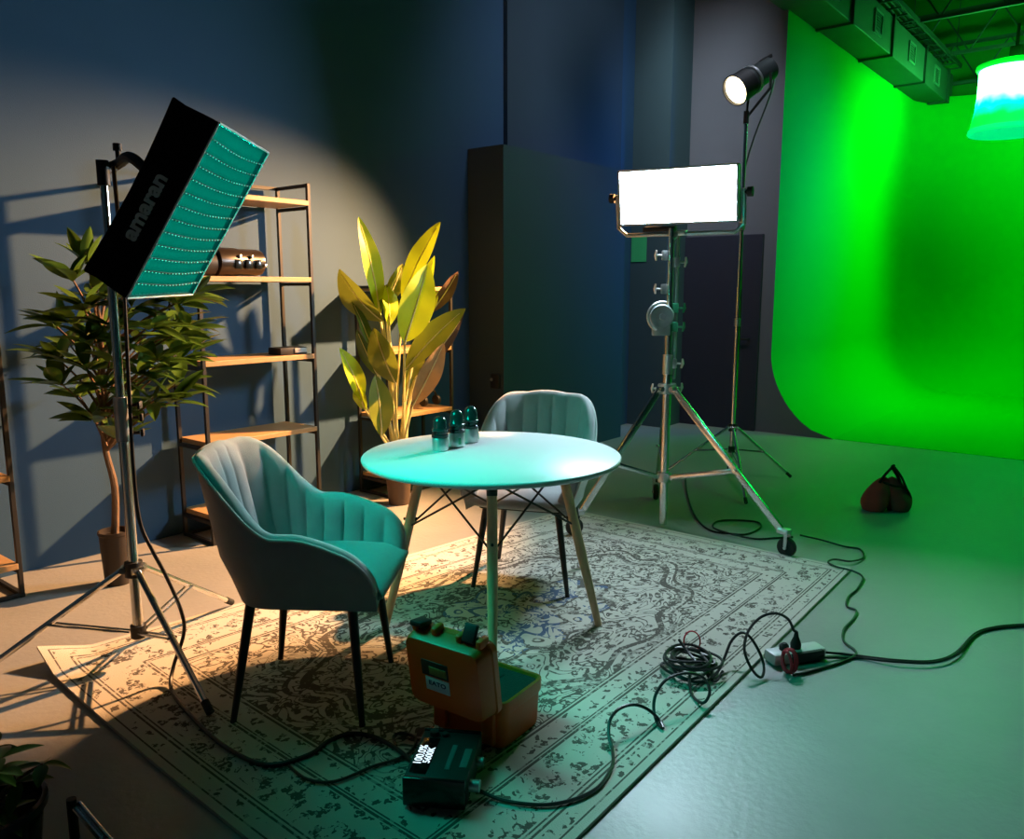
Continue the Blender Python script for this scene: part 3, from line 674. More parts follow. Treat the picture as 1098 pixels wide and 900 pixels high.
# ------------------------------------------------------------------ roller stand and lit panel
RC = Vector((4.50, 2.385, 0)); wheels = [Vector((4.425, 1.56, 0)), Vector((5.09, 2.76, 0)), Vector((3.965, 2.70, 0))]
t = thing('roller_stand', 'heavy chrome roller stand with wheels carrying the lit panel', 'light stand', RC, 0, 'chrome light stands')
for (z0, z1, r) in ((.02, .98, .026), (.95, 1.42, .020), (1.40, 1.86, .017)):
    f = MB(); f.cyl(RC+Vector((0, 0, z0)), RC+Vector((0, 0, z1)), r, n=20); f.build('column', M['chrome'], t, world=True)
f = MB(); f.cyl(RC+Vector((0.03, -.03, .95)), RC+Vector((0.03, -.03, 1.84)), .010, n=12); f.build('riser_tube', M['galv'], t, world=True)
f = MB(); f.cyl(RC+Vector((0, 0, .86)), RC+Vector((0, 0, .92)), .05, n=20); f.cyl(RC+Vector((0, 0, .98)), RC+Vector((0, 0, 1.10)), .032, n=20); f.build('collar', M['alu'], t, world=True)
f = MB(); f.cyl(RC+Vector((0, 0, .30)), RC+Vector((0, 0, .36)), .042, n=20); f.build('brace_ring', M['alu'], t, world=True)
for wv in wheels:
    on_rug = RZ if (wv.y > 1.2 and wv.x < 4.42) else 0
    wv = wv+Vector((0, 0, on_rug))
    d = wv-RC; d.z = 0; d.normalize(); sd = d.cross(UPZ); a = RC+d*.05+Vector((0, 0, .89)); e = wv-d*.04+Vector((0, 0, .15-on_rug))
    ax = (e-a).normalized(); Rl = frame(ax, sd)
    f = MB(); f.box(a.lerp(e, .5), (.022, .040, (e-a).length), Rl, bevel=.004); f.cyl(a-sd*.035, a+sd*.035, .016, n=12); lg = f.build('leg', M['chrome'], t, world=True)
    f = MB(); b0 = RC+d*.04+Vector((0, 0, .33)); b1 = a.lerp(e, .60); f.box(b0.lerp(b1, .5), (.020, .030, (b1-b0).length), frame(b1-b0, sd), bevel=.004); f.cyl(b1-sd*.028, b1+sd*.028, .010, n=10); f.build('brace', M['chrome'], lg, world=True)
    f = MB(); f.box(wv-d*.02+Vector((0, 0, .145)), (.07, .06, .03), frame(UPZ, d), bevel=.008)
    for s_ in (-1, 1): f.box(wv+sd*.024*s_+Vector((0, 0, .10)), (.020, .005, .075), frame(UPZ, d), bevel=.001)
    f.cyl(wv-sd*.03+Vector((0, 0, .055)), wv+sd*.03+Vector((0, 0, .055)), .010, n=10); f.build('caster_fork', M['alu'], lg, world=True)
    f = MB(); f.lathe([(.012, -.018), (.048, -.018), (.055, -.010), (.055, .010), (.048, .018), (.012, .018)], wv+Vector((0, 0, .055)), frame(sd), n=28); f.build('caster_wheel', M['rubber'], lg, world=True)
# crank housing and tee knobs (seen side-on from the front)
f = MB(); cc = RC-rgt*.055-fwh*.045+Vector((0, 0, 1.335)); Rf = frame(-fwh)
f.lathe([(.001, 0), (.070, 0), (.074, .006), (.074, .034), (.068, .04), (.001, .04)], cc+fwh*.02, Rf, n=32); f.box(cc+Vector((0, 0, -.065)), (.10, .11, .035), frame(-fwh, UPZ), bevel=.006); f.build('gear_housing', M['galv'], t, world=True)
f = MB(); f.tube([cc-fwh*.03+rgt*(.086*math.cos(a))+UPZ*(.086*math.sin(a)) for a in [PI*.42+PI*.95*k/14 for k in range(15)]], .010, 10); f.cyl(cc-fwh*.045, cc-fwh*.005, .018); f.build('crank_handle', M['alu'], t, world=True)
for (z, sgn, mm) in ((1.385, 1, 'greenpart'), (1.27, 1, 'greenpart'), (1.045, 1, 'alu'), (.895, 1, 'alu'), (1.50, -1, 'alu'), (1.70, -1, 'alu'), (1.66, 1, 'alu'), (.89, -1, 'alu')):
    p = RC+rgt*.025*sgn+Vector((0, 0, z)); f = MB(); f.box(p+rgt*.012*sgn, (.035, .035, .06), frame(UPZ, rgt), bevel=.006); f.cyl(p, p+rgt*.06*sgn, .007, n=10)
    f.tube([p+rgt*.062*sgn+fwh*.01+UPZ*-.028, p+rgt*.068*sgn, p+rgt*.064*sgn-fwh*.01+UPZ*.030], [.006, .009, .006], 10); f.build('tee_knob', M[mm], t, world=True)
# panel
tl = math.radians(10); az = math.radians(191.8)
PN = Vector((math.cos(az)*math.cos(tl), math.sin(az)*math.cos(tl), -math.sin(tl))); PX = Vector((-math.sin(az), math.cos(az), 0)); PY = PN.cross(PX)
if PY.z < 0: PY = -PY
PC = Vector((4.456, 2.338, 2.043)); PW, PH = .695, .302
PR = Matrix((PX, PY, PN)).transposed()
t = thing('studio_video_light', 'bright white rectangular light panel on the roller stand', 'light panel', (RC.x, RC.y, 1.86))
pb = lambda x, y, z: PC+PX*x+PY*y+PN*z
f = MB(); f.box(pb(0, 0, -.055), (PW+.02, PH+.012, .07), PR, bevel=.012); f.build('housing', M['black'], t, world=True)
f = MB()
for s_ in (-1, 1): f.box(pb(s_*(PW/2+.007), 0, -.012), (.014, PH+.024, .028), PR, bevel=.003); f.box(pb(0, s_*(PH/2+.006), -.012), (PW+.028, .012, .028), PR, bevel=.003)
f.build('bezel', M['panelframe'], t, world=True)
f = MB(); f.box(pb(0, 0, -.010), (PW, PH, .012), PR, bevel=.002); f.build('diffuser', M['panel_emit'], t, world=True)
f = MB(); hw = PW/2+.035; f.tube([pb(-hw, .02, -.05), pb(-hw, -PH/2-.03, -.05), pb(-hw+.05, -PH/2-.075, -.05), pb(hw-.05, -PH/2-.075, -.05), pb(hw, -PH/2-.03, -.05), pb(hw, .02, -.05)], .013, 10); f.build('yoke', M['alu'], t, world=True)
for s_ in (-1, 1):
    f = MB(); f.cyl(pb(s_*(PW/2+.03), .0, -.05), pb(s_*(hw+.045), .0, -.05), .012); f.cyl(pb(s_*(hw+.02), 0, -.05), pb(s_*(hw+.05), 0, -.05), .028); f.build('tilt_knob', M['black'], t, world=True)
f = MB(); f.cyl(RC+Vector((0, 0, 1.80)), pb(0, -PH/2-.07, -.05), .018); f.box(pb(0, -PH/2-.07, -.05), (.09, .03, .05), PR, bevel=.006); f.build('spigot', M['alu'], t, world=True)
f = MB(); f.box(pb(-.12, -PH/2-.042, -.05), (.2, .03, .06), PR, bevel=.006); f.build('control_unit', M['black'], t, world=True)

# ------------------------------------------------------------------ spotlight and its stand
KX, KY = 6.13, 2.65
light_stand('light_stand', 'tall thin chrome light stand holding the warm spotlight', (KX, KY), [(6.354, 2.237), (5.363, 2.194), (5.83, 3.10)], .40, .22,
            [(.15, 1.25, .0185), (1.2, 2.0, .0155), (1.95, 2.80, .0125)], .011, [(1.24, .3), (1.98, .3)])
t = thing('spotlight', 'small warm-glowing spotlight on top of the thin stand', 'spotlight', (KX, KY, 2.80))
A = SPOT_AX; LP = SPOT_POS-A*.05; RA = frame(A)
f = MB(); f.lathe([(.098, -.135), (.108, -.13), (.112, -.02), (.116, .0), (.116, .012), (.108, .012), (.106, -.01), (.100, -.02)], LP, RA, n=32); f.build('fresnel_barrel', M['black'], t, world=True)
f = MB(); f.lathe([(.106, -.012), (.085, -.004), (.05, .004), (.001, .008), (.001, -.012)], LP, RA, n=32); f.build('lens', M['lens_emit'], t, world=True)
f = MB(); f.lathe([(.070, -.40), (.085, -.39), (.088, -.22), (.096, -.20), (.098, -.135), (.06, -.13)], LP, RA, n=28); f.build('lamp_body', mat('dark_grey_lamp_housing', (.035, .045, .045), .4, .2, var=.1), t, world=True)
f = MB(); f.lathe([(.104, -.195), (.108, -.192), (.108, -.175), (.104, -.17)], LP, RA, n=32); f.build('mount_ring', M['silver'], t, world=True)
f = MB(); bc = LP-A*.28; sd = A.cross(UPZ).normalized(); f.tube([bc+sd*.11, bc+sd*.11+Vector((0, 0, -.12)), Vector((KX, KY, 2.78)), bc-sd*.11+Vector((0, 0, -.12)), bc-sd*.11], .011, 8); f.cyl(Vector((KX, KY, 2.74)), Vector((KX, KY, 2.83)), .02); f.build('yoke', M['black'], t, world=True)
f = MB(); f.box(bc-A*.06+Vector((0, 0, .09)), (.03, .03, .13), frame(A, UPZ), bevel=.008); f.build('handle', M['black'], t, world=True)
f = MB(); f.tube(catmull([LP-A*.40, LP-A*.44+Vector((0, 0, -.15)), Vector((KX+.04, KY+.02, 2.35)), Vector((KX+.05, KY, 1.5)), Vector((KX+.04, KY, .6)), Vector((KX+.05, KY+.05, .02))], 8), .006, 6)
tag(f.build('lamp_cable', M['cable']), 'black cable running down the thin stand from the spotlight', 'cable')

# ------------------------------------------------------------------ leafy tree
def leafblade(mb, base, dirv, nrm, L, W, bend=.2, fold=.12, nu=8, prof=None):
    d = Vector(dirv).normalized(); n_ = Vector(nrm); n_ = (n_-d*n_.dot(d)).normalized(); s_ = d.cross(n_)
    def fn(u_, v_):
        wd = (math.sin(PI*min(1, max(0, u_))**.85)**.8) if prof is None else prof(u_)
        x = (v_-.5)*2
        return Vector(base)+d*(L*u_)+n_*(-bend*L*u_*u_+abs(x)*fold*W*wd)+s_*(x*W/2*wd)
    mb.grid(fn, nu, 4)
random.seed(11)
t = thing('potted_tree', 'leafy green tree in a dark pot behind the softbox stand', 'plant', (1.85, 4.10, 0))
B0 = Vector((1.85, 4.10, 0))
f = MB(); f.lathe([(.001, .0), (.062, .0), (.075, .26), (.080, .265), (.080, .28), (.073, .28), (.070, .24), (.001, .24)], B0, n=28); f.build('pot', M['pot'], t, world=True)
f = MB(); f.lathe([(.001, .262), (.04, .262), (.072, .248), (.072, .235), (.001, .235)], B0, n=20); f.build('soil', M['soil'], t, world=True)
trunk = MB(); tp = [B0+Vector((0, 0, .24)), B0+Vector((.015, -.01, .5)), B0+Vector((-.01, .01, .75)), B0+Vector((.0, -.02, 1.1)), B0+Vector((.01, .0, 1.5))]
trunk.tube(catmull(tp, 5), [.020-.0006*i for i in range(21)], 10)
fol = MB(); tips = []
for (u_, v_, o) in ((78, 300, -.1), (95, 285, .1), (60, 350, 0), (80, 345, -.15), (62, 385, .05), (66, 412, -.1), (85, 425, .12), (100, 450, -.05), (92, 395, -.2), (110, 415, -.15), (130, 470, -.05), (120, 350, -.2), (105, 320, .1), (140, 330, -.15), (165, 320, -.1), (190, 325, -.15), (205, 318, .0), (160, 350, -.25), (185, 360, -.1), (200, 350, .1), (170, 385, -.2), (195, 385, 0), (150, 400, -.2), (185, 430, -.15), (165, 430, -.2), (190, 412, .05), (150, 370, .15), (120, 300, .15), (150, 300, .1), (140, 440, -.1), (110, 370, .2), (75, 370, .15), (180, 345, .2), (118, 385, -.25), (98, 365, -.22), (165, 405, .1), (205, 375, .1), (130, 420, .1), (90, 330, -.22)):
    p = at(u_, v_, 1.85, 4.10, o*1.0); p.y = min(p.y, 4.44)
    tips.append(p); k = min(len(tp)-1, max(1, int((p.z-.35)/.35)))
    st = Vector((B0.x, B0.y, max(.70, p.z-.28))); trunk.tube(catmull([st, st.lerp(p, .5)+Vector((0, 0, .03)), p], 4), [.008-.0005*i for i in range(9)], 6)
    out = (p-Vector((B0.x, B0.y, p.z-.12))).normalized()
    for q in range(9):
        a = q*2.4+random.random(); rd = Vector((math.cos(a), math.sin(a), random.uniform(-.35, .75)))
        dv = (rd+out*.75).normalized()
        if p.y+dv.y*.22 > 4.62: dv.y = -abs(dv.y)*.3
        leafblade(fol, p+dv*.012-Vector((0, 0, .02*random.random())), dv, Vector((random.uniform(-.4, .4), random.uniform(-.4, .4), 1)), random.uniform(.14, .22), random.uniform(.055, .082), random.uniform(.05, .3), .16)
trunk.build('trunk', M['bark'], t, world=True)
fol.build('foliage', M['leafdark'], t, world=True, ang=60)

# ------------------------------------------------------------------ tall banana-leaf plant
random.seed(5)
PX0, PY0 = 3.85, 4.12
t = thing('potted_plant', 'tall yellow-green banana-leaf plant in a brown pot by the table', 'plant', (PX0, PY0, 0))
B1 = Vector((PX0, PY0, 0))
f = MB(); f.lathe([(.001, 0), (.072, 0), (.088, .18), (.094, .185), (.094, .20), (.084, .20), (.082, .17), (.001, .17)], B1, n=28); f.build('pot', M['potgrey'], t, world=True)
f = MB(); f.lathe([(.001, .19), (.05, .188), (.083, .175), (.083, .165), (.001, .165)], B1, n=20); f.build('soil', M['soil'], t, world=True)
def bleaf(base, tip, wpx, off, turn, m, off_tip=None, bend=.0, wide=.5):
    off_tip = off if off_tip is None else off_tip
    b0 = at(base[0], base[1], PX0, PY0, off); tpv = at(tip[0], tip[1], PX0, PY0, off_tip)
    for q in (b0, tpv): q.y = min(q.y, 4.22)
    d = tpv-b0; L = d.length; d.normalize(); toc = (CAM-b0).normalized(); n0 = (toc-d*toc.dot(d)).normalized(); n0 = Matrix.Rotation(turn, 3, d) @ n0
    s_ = d.cross(n0); W = wpx/F*(b0-CAM).dot(FV)
    ph = random.random()*6
    def fn(u_, v_):
        x = (v_-.5)*2; wd = math.sin(PI*min(1, u_**(math.log(.5)/math.log(wide))))**.75 if 0 < u_ < 1 else 0.02
        mid = b0+d*(L*u_)+n0*(bend*L*math.sin(PI*u_)) 
        return mid+s_*(x*W/2*wd)+n0*(abs(x)*.16*W*wd+.0022*math.sin(u_*16+ph+x))
    f = MB(); f.grid(fn, 26, 8); lf = f.build('leaf', M[m], t, world=True, ang=80)
    # stem from the pot, and the midrib
    mouth = B1+Vector((random.uniform(-.05, .05), random.uniform(-.05, .05), .185))
    kk = mouth.lerp(b0, .5); kk += (Vector((B1.x, B1.y, kk.z))-kk)*.25
    f = MB(); f.tube(catmull([mouth, kk, b0], 6)+[b0+d*(L*q/12)+n0*(bend*L*math.sin(PI*q/12)+.0025) for q in range(1, 12)], [.010-.0002*i for i in range(13)]+[.006-.0004*q for q in range(11)], 8); f.build('stem', M['stem'], lf, world=True)
for a in (((404, 338), (367, 234), 22, .05, .5, 'leafyel', .0, .04), ((411, 345), (349, 289), 36, -.05, -.8, 'leafolive', -.15, .08), ((431, 322), (472, 238), 24, .08, -.5, 'leafyel', .12, .05),
          ((434, 367), (459, 283), 37, -.12, .15, 'leafyel', -.05, .05, .45), ((447, 365), (466, 274), 22, .02, -.7, 'leafyel', .02, .04), ((407, 325), (432, 283), 20, .1, .5, 'leafolive', .1, .05), ((417, 350), (414, 305), 22, .0, .7, 'leafyel', .02, .05),
          ((434, 398), (499, 331), 30, -.05, -.5, 'leafolive', .0, .06), ((442, 436), (476, 368), 24, -.15, .3, 'leafdry', -.12, .04), ((462, 335), (491, 291), 16, .15, .4, 'leafbrown', .15, .06), ((452, 345), (470, 312), 14, .12, -.3, 'leafolive', .12, .03),
          ((424, 411), (401, 352), 30, -.15, -.4, 'leafolive', -.2, .06), ((388, 432), (347, 372), 22, -.1, .6, 'leafyel', -.15, .05), ((409, 468), (402, 402), 28, -.2, .4, 'leafolive', -.2, .06), ((384, 386), (341, 321), 14, .1, .8, 'leafdark', .05, .03), ((390, 402), (352, 352), 16, .1, -.5, 'leafdark', .05, .03),
          ((436, 420), (446, 362), 26, .05, .6, 'leafolive', .05, .05), ((380, 335), (368, 305), 14, .18, .3, 'leafdark', .18, .03), ((446, 405), (497, 338), 16, .05, .7, 'leafbrown', .08, .03), ((392, 440), (376, 410), 16, -.1, -.6, 'leafyel', -.1, .04)):
    bleaf(a[0], a[1], a[2], a[3], a[4], a[5], a[6], a[7], a[8] if len(a) > 8 else .5)

# ------------------------------------------------------------------ orange case
random.seed(3)
p0, p1, p2 = Vector((1.873, 1.541, 0)), Vector((2.11, 1.56, 0)), Vector((1.835, 1.85, 0))
dx = (p1-p0).normalized(); dy = Vector((-dx.y, dx.x, 0)); CW, CD, CHh = .315, .245, .165   # x: depth away from the lid, y: width
rz = math.atan2(dx.y, dx.x); cc = p0+dx*CD/2+dy*CW/2
t = thing('equipment_case', 'open orange hard case with its lid up, on the rug', 'case', (cc.x, cc.y, RZ), rz)
def rbox(mb, c, sx, sy, z0, z1, cr=.03, taper=0.0, n=5, hole=None):
    def ring(z, k, inset=0):
        pts = []
        for (qx, qy, a0) in ((1, 1, 0), (-1, 1, PI/2), (-1, -1, PI), (1, -1, 3*PI/2)):
            for i in range(n+1):
                a = a0+PI/2*i/n; r = max(.002, cr-inset)
                pts.append(Vector((c[0]+qx*(sx/2*k-inset-r)+r*math.cos(a), c[1]+qy*(sy/2*k-inset-r)+r*math.sin(a), z)))
        return pts
    return ring
f = MB(); r_ = rbox(f, (0, 0), CD, CW, 0, CHh, .035)
f.loft([r_(0, .93), r_(.012, .95), r_(CHh*.72, .98), r_(CHh*.73, 1.0), r_(CHh*.80, 1.02), r_(CHh, 1.02), r_(CHh, 1.02, .012), r_(CHh-.02, 1.0, .014)]); base = f.build('case_base', M['orange'], t, ang=30)
f = MB(); f.loft([r_(CHh-.03, 1.0, .015), r_(CHh-.010, 1.0, .013)]); f.box((.02, .03, CHh-.012), (.10, .12, .012), bevel=.004); f.build('foam', M['foam'], base)
for yy in (-.10, .10): MB().box((-CD/2-.004, yy, CHh*.45), (.02, .05, CHh*.72), bevel=.006).build('rib', M['orange'], base)
MB().box((-CD/2-.002, 0, CHh*.82), (.018, CW*.8, .02), bevel=.005).build('rib', M['orange'], base)
# lid: hinged on the near edge, standing up and leaning back a little
ang = math.radians(8); LH = .262; LT = .085
hx = -CD/2-.008; hz = CHh-.02
Rl = Matrix.Rotation(-ang, 3, 'Y')
def LP_(x, y, z): q = Rl @ Vector((x, y, z)); return Vector((hx+q.x, q.y, hz+q.z))
def lring(x, k, inset=0, n=5, cr=.032):
    pts = []; sy, sz = CW*1.02, LH
    for (qy, qz, a0) in ((1, 1, 0), (-1, 1, PI/2), (-1, -1, PI), (1, -1, 3*PI/2)):
        for i in range(n+1):
            a = a0+PI/2*i/n; r = max(.002, cr-inset)
            pts.append(LP_(x, qy*(sy/2*k-inset-r)+r*math.cos(a), LH/2-.005+qz*(sz/2*k-inset-r)+r*math.sin(a)))
    return pts
f = MB(); f.loft([lring(.0, 1.0, .010), lring(.0, 1.0), lring(-.022, 1.0), lring(-.026, .97), lring(-LT+.012, .94), lring(-LT, .90), lring(-LT-.004, .6)]); lid = f.build('case_lid', M['orange'], t, ang=30)
f = MB(); f.loft([lring(.001, .93, .0), lring(.006, .90, 0)]); f.build('lid_foam', M['foam'], lid)
for yy in (-.13, -.05, .05, .13): MB().box(LP_(-.03, yy, LH), (.05, .022, .03), Rl, bevel=.008).build('lid_lug', M['orange'], lid)
for yy in (-.09, .09): MB().box(LP_(-LT*.9, yy*1.35, LH*.5), (.02, .02, LH*.86), Rl, bevel=.008).build('lid_rib', M['orange'], lid)
for yy, tilt in ((.115, 0.25), (-.088, -1.0)):
    f = MB(); R2 = Matrix.Rotation(-ang+tilt, 3, 'Y'); f.box(LP_(-.035, yy, LH+.012) + Vector((0, 0, .012 if tilt < 0 else 0)), (.060, .048, .018), R2, bevel=.005); f.box(LP_(-.03, yy, LH-.01), (.03, .04, .04), Rl, bevel=.005); f.build('latch', M['black'], lid)
MB().box(LP_(-LT-.0045, .028, LH*.585), (.004, .108, .055), Rl, bevel=.001).build('photo_sticker', M['stickerdark'], lid)
MB().box(LP_(-LT-.0070, .015, LH*.565), (.003, .070, .028), Rl, bevel=.001).build('photo_print', M['stickerolive'], lid)
MB().box(LP_(-LT-.0045, .022, LH*.585-.056), (.004, .096, .048), Rl, bevel=.001).build('maker_sticker', M['stickerblue'], lid)
tp_ = LP_(-LT-.0070, .022, LH*.585-.052); mw = ROOTM[t.name] @ Matrix.Translation(tp_) @ Matrix((Vector((0, -1, 0)), Rl @ Vector((0, 0, 1)), Rl @ Vector((-1, 0, 0)))).transposed().to_4x4()
text_obj('sticker_word', 'EATO', .022, M['ink'], lid, mw, .0004, 1.25, .0006)

# ------------------------------------------------------------------ control box
q0, q1, q2 = g(463, 780, .10), g(437, 838, .10), g(512, 825, .10)
ux = (q0-q1); ux.z = 0; LXb = ux.length; ux.normalize(); uy = Vector((ux.y, -ux.x, 0)); LYb = .165
cb = g(476, 816, .085); rz = math.atan2(ux.y, ux.x)
t = thing('control_box', 'black lamp control box with a lit display, before the orange case', 'control box', (cb.x, cb.y, RZ), rz)
f = MB(); f.box((0, 0, .050), (.27, .19, .082), bevel=.010); bx_ = f.build('housing', M['black'], t)
for s_ in (-1, 1): f = MB(); f.box((s_*.132, 0, .052), (.014, .185, .09), bevel=.005); f.build('end_cap', M['blackgloss'], bx_)
f = MB(); f.box((-.012, .056, .0915), (.19, .052, .003), bevel=.001); dsp = f.build('display', M['display'], t)
rm = ROOTM[t.name]
for k, (txt, yy, sz) in enumerate((('100.0%', .068, .034), ('5600K', .042, .030))):
    text_obj('display_digits', txt, sz, M['digits'], dsp, rm @ Matrix.Translation((-.012, yy, .0935)), .0003, 1.05, .0005)
MB().cyl((.105, .055, .09), (.105, .055, .104), .014).build('dial', M['blackmetal'], t); MB().cyl((.105, .02, .09), (.105, .02, .10), .011).build('dial', M['blackmetal'], t)
f = MB(); f.box((-.01, -.025, .0915), (.13, .016, .002), bevel=.0008); f.build('printed_strip', M['printdim'], t)
f = MB(); f.box((-.01, -.07, .0915), (.10, .022, .002), bevel=.0008); f.build('rating_label', M['printdim'], t)
MB().cyl((-.08, -.095, .05), (-.08, -.125, .05), .018).build('connector', M['alu'], t); MB().cyl((.04, -.095, .05), (.04, -.115, .05), .016).build('connector', M['alu'], t)
for x in (-.1, .1):
    for y in (-.07, .07): MB().cyl((x, y, 0), (x, y, .012), .012, n=10).build('rubber_foot', M['rubber'], t)

# ------------------------------------------------------------------ power strip, cables, red ties
a, b_ = g(833, 703, .03), g(872, 697, .03); ax = (b_-a).normalized(); cx_ = (a+b_)/2; rz = math.atan2(ax.y, ax.x)
t = thing('power_strip', 'grey power strip with a black plug, on the floor beside the rug', 'power strip', (cx_.x+.0, cx_.y, 0), rz)
f = MB(); f.box((0, 0, .026), (.25, .080, .050), bevel=.014); f.build('strip_body', M['greyplastic'], t)
f = MB(); f.box((.03, -.036, .027), (.15, .028, .042), bevel=.005); f.build('side_switch', M['black'], t)
f = MB(); 
for x in (-.06, 0, .06): f.lathe([(.001, .047), (.018, .047), (.021, .0475), (.021, .044)], (x, .004, 0), n=20)
f.build('sockets', M['panelframe'], t)
t2 = thing('mains_plug', 'black mains plug standing in the grey power strip', 'plug', (cx_.x, cx_.y, .047))
f = MB(); pw = Vector((cx_.x, cx_.y, .047))-rgt*.0; f.lathe([(.001, 0), (.021, 0), (.022, .022), (.017, .035), (.010, .052), (.007, .075), (.001, .076)], pw, n=18); f.build('plug_body', M['rubber'], t2, world=True)
f = MB(); f.lathe([(.001, 0), (.019, 0), (.019, .022), (.010, .032), (.001, .033)], pw-ax*.055, n=16); f.build('side_plug', M['rubber'], t2, world=True)

def cable(name, pts, r, label, n=7, m='cable', cat='cable', group=None):
    f = MB(); f.tube(catmull(pts, n), r, 7); return tag(f.build(name, M[m]), label, cat, group)
z0, zf = RZ+.007, .007
pt = pw+Vector((0, 0, .075))
C1 = [pt, at(851, 676, *pw.xy), at(845, 664, *pw.xy), at(832, 658, *pw.xy), at(816, 662, *pw.xy), g(803, 676, .15), g(798, 694, .11), g(802, 710, .07), g(810, 723, .03), g(817, 726, zf+.01), g(819, 714, .04), g(813, 697, .09), g(803, 682, .13), g(794, 679, .13), g(784, 688, .10), g(777, 705, .06), g(770, 720, z0+.01), g(762, 728, z0)]
cable('power_cable', C1, .0058, 'black cable arching from the power strip over the rug edge')
random.seed(21)
f = MB(); ce = g(741, 718, z0)
coil = []
for k in range(70):
    a = k*.62; r1 = .115+.03*math.sin(k*.41); r2 = .060+.018*math.cos(k*.77); ph = .15
    coil.append(ce+rgt*(r1*math.cos(a)+.012*math.sin(k*.9))*.75+fwh*(r2*math.sin(a)+.01*math.cos(k*1.3))*1.5+UPZ*(.004+.0012*k*.7))
f.tube(catmull(coil, 4), .0058, 6)
tag(f.build('cable_coil', M['cable']), 'coiled bundle of black cable lying on the rug near its edge', 'cable coil')
cable('cable_tail', [g(728, 686, .10), g(738, 700, .07), g(752, 716, .05), g(766, 731, z0), g(775, 720, z0+.02)], .0058, 'short black cable end rising from the coil to a red tie')
C2 = [g(762, 728, z0), g(752, 712, .06), g(740, 722, .05), g(742, 745, .02), g(754, 754, .03), g(761, 742, .06), g(754, 727, .09), g(736, 722, .12), g(716, 728, .12), g(704, 743, .09), g(701, 760, .05), g(705, 776, z0), g(711, 781, z0), g(706, 771, .03), g(693, 760, .07), g(678, 756, .09), g(663, 761, .09), g(654, 773, .07), g(653, 790, .04), g(657, 806, z0), g(656, 822, z0), g(643, 843, z0), g(620, 856, z0), g(590, 863, z0), g(560, 862, z0), g(535, 857, z0), g(514, 848, .03), g(503, 842, .05)]
cable('power_cable', C2, .0058, 'black cable looping from the coil across the rug to the control box')
def ring_tie(p, r, nrm, label):
    R = frame(nrm); f = MB(); f.tube([p+R @ Vector((r*math.cos(2*PI*k/18), r*.8*math.sin(2*PI*k/18), .003*math.sin(k))) for k in range(18)], .0055, 8, closed=True, flat=.5)
    tag(f.build('cable_tie', M['red']), label, 'cable tie', 'red cable ties')
ring_tie(g(742, 688, .045), .042, (-.75, -.35, .5), 'open red cable tie on top of the black cable coil')
f = MB(); p = g(729, 685, .05)
tp = g(846, 722, .0)
f = MB()
for k in range(4):
    R = frame((-.6, -.5+.3*k, .5-.2*k)); f.tube([tp+Vector((0, 0, .052))+R @ Vector((.045*math.cos(2*PI*j/16), .028*math.sin(2*PI*j/16), .004*k)) for j in range(16)], .006, 7, closed=True)
tag(f.build('cable_tie', M['red']), 'bunched red cable tie hanging on the power strip', 'cable tie', 'red cable ties')
for dz, lab in ((0, 'black mains cable running from the power strip out over the floor'), (1, 'second black cable lying along the mains cable on the floor')):
    o = dz*5
    cable('mains_cable', [g(874+o, 699+o*1.3, .02), g(900, 701+o*.9, zf), g(925, 704+o*.4, zf), g(960, 708+o*.35, zf+.009*dz), g(1000, 709+o*.3, zf+.009*dz), g(1025, 700+o*.3, zf+.009*dz), g(1045, 680+o*.3, zf), g(1065, 673+o*.3, zf), g(1098, 670+o*.3, zf), g(1180, 668+o*.3, zf)], .0052, lab)
cable('floor_cable', [g(858, 574, .05), g(880, 579, .02), g(905, 586, zf), g(922, 589, zf), g(926, 598, zf), g(912, 602, .02), g(895, 600, .024), g(888, 603, .024), g(897, 608, .024), g(913, 612, .024), g(925, 619, .012), g(919, 632, zf), g(910, 640, zf), g(908, 650, zf), g(918, 655, zf), g(915, 664, zf), g(905, 675, zf), g(905, 688, zf), g(916, 697, zf), g(917, 703, zf), g(900, 711, zf), g(880, 717, zf), g(862, 722, zf), g(850, 724, zf)], .0055, 'black cable winding from the stand wheel to the power strip')
cable('floor_cable', [g(735, 512, .02), g(737, 530, zf), g(745, 553, zf), g(760, 568, zf), g(780, 572, zf), g(800, 573, zf), g(815, 566, zf), g(812, 560, zf), g(790, 558, zf), g(770, 559, zf), g(765, 566, zf+.01), g(785, 573, zf+.011), g(810, 578, zf), g(832, 577, zf), g(850, 576, zf)], .006, 'looped black cable lying behind the roller stand wheel')
soft_c = [S(0, 0, -SD-.18), Vector((SCX+.03, SCY-.03, 1.55)), Vector((SCX+.02, SCY-.03, 1.1)), Vector((SCX-.0, SCY-.06, .80)), at(150, 560, SCX, SCY-.10), at(163, 590, SCX, SCY-.12), at(178, 618, SCX, SCY-.10), at(194, 655, SCX, SCY-.16), at(197, 680, SCX, SCY-.18), at(186, 715, SCX, SCY-.25), g(184, 740, z0), g(205, 768, z0), g(240, 800, z0), g(285, 820, z0), g(330, 810, z0), g(352, 795, z0), g(375, 787, z0), g(400, 790, z0), g(425, 803, z0), g(445, 820, .03), g(458, 828, .05)]
cable('lamp_cable', soft_c, .0075, 'black cable running down the softbox stand and over the dark rug')
cable('thin_cable', [g(425, 800, z0), g(422, 790, z0), g(432, 786, z0), g(446, 792, z0), g(440, 806, z0), g(424, 815, z0), g(400, 822, z0), g(360, 838, z0), g(330, 836, z0), g(310, 822, z0)], .005, 'thin black cable curled on the rug behind the control box')

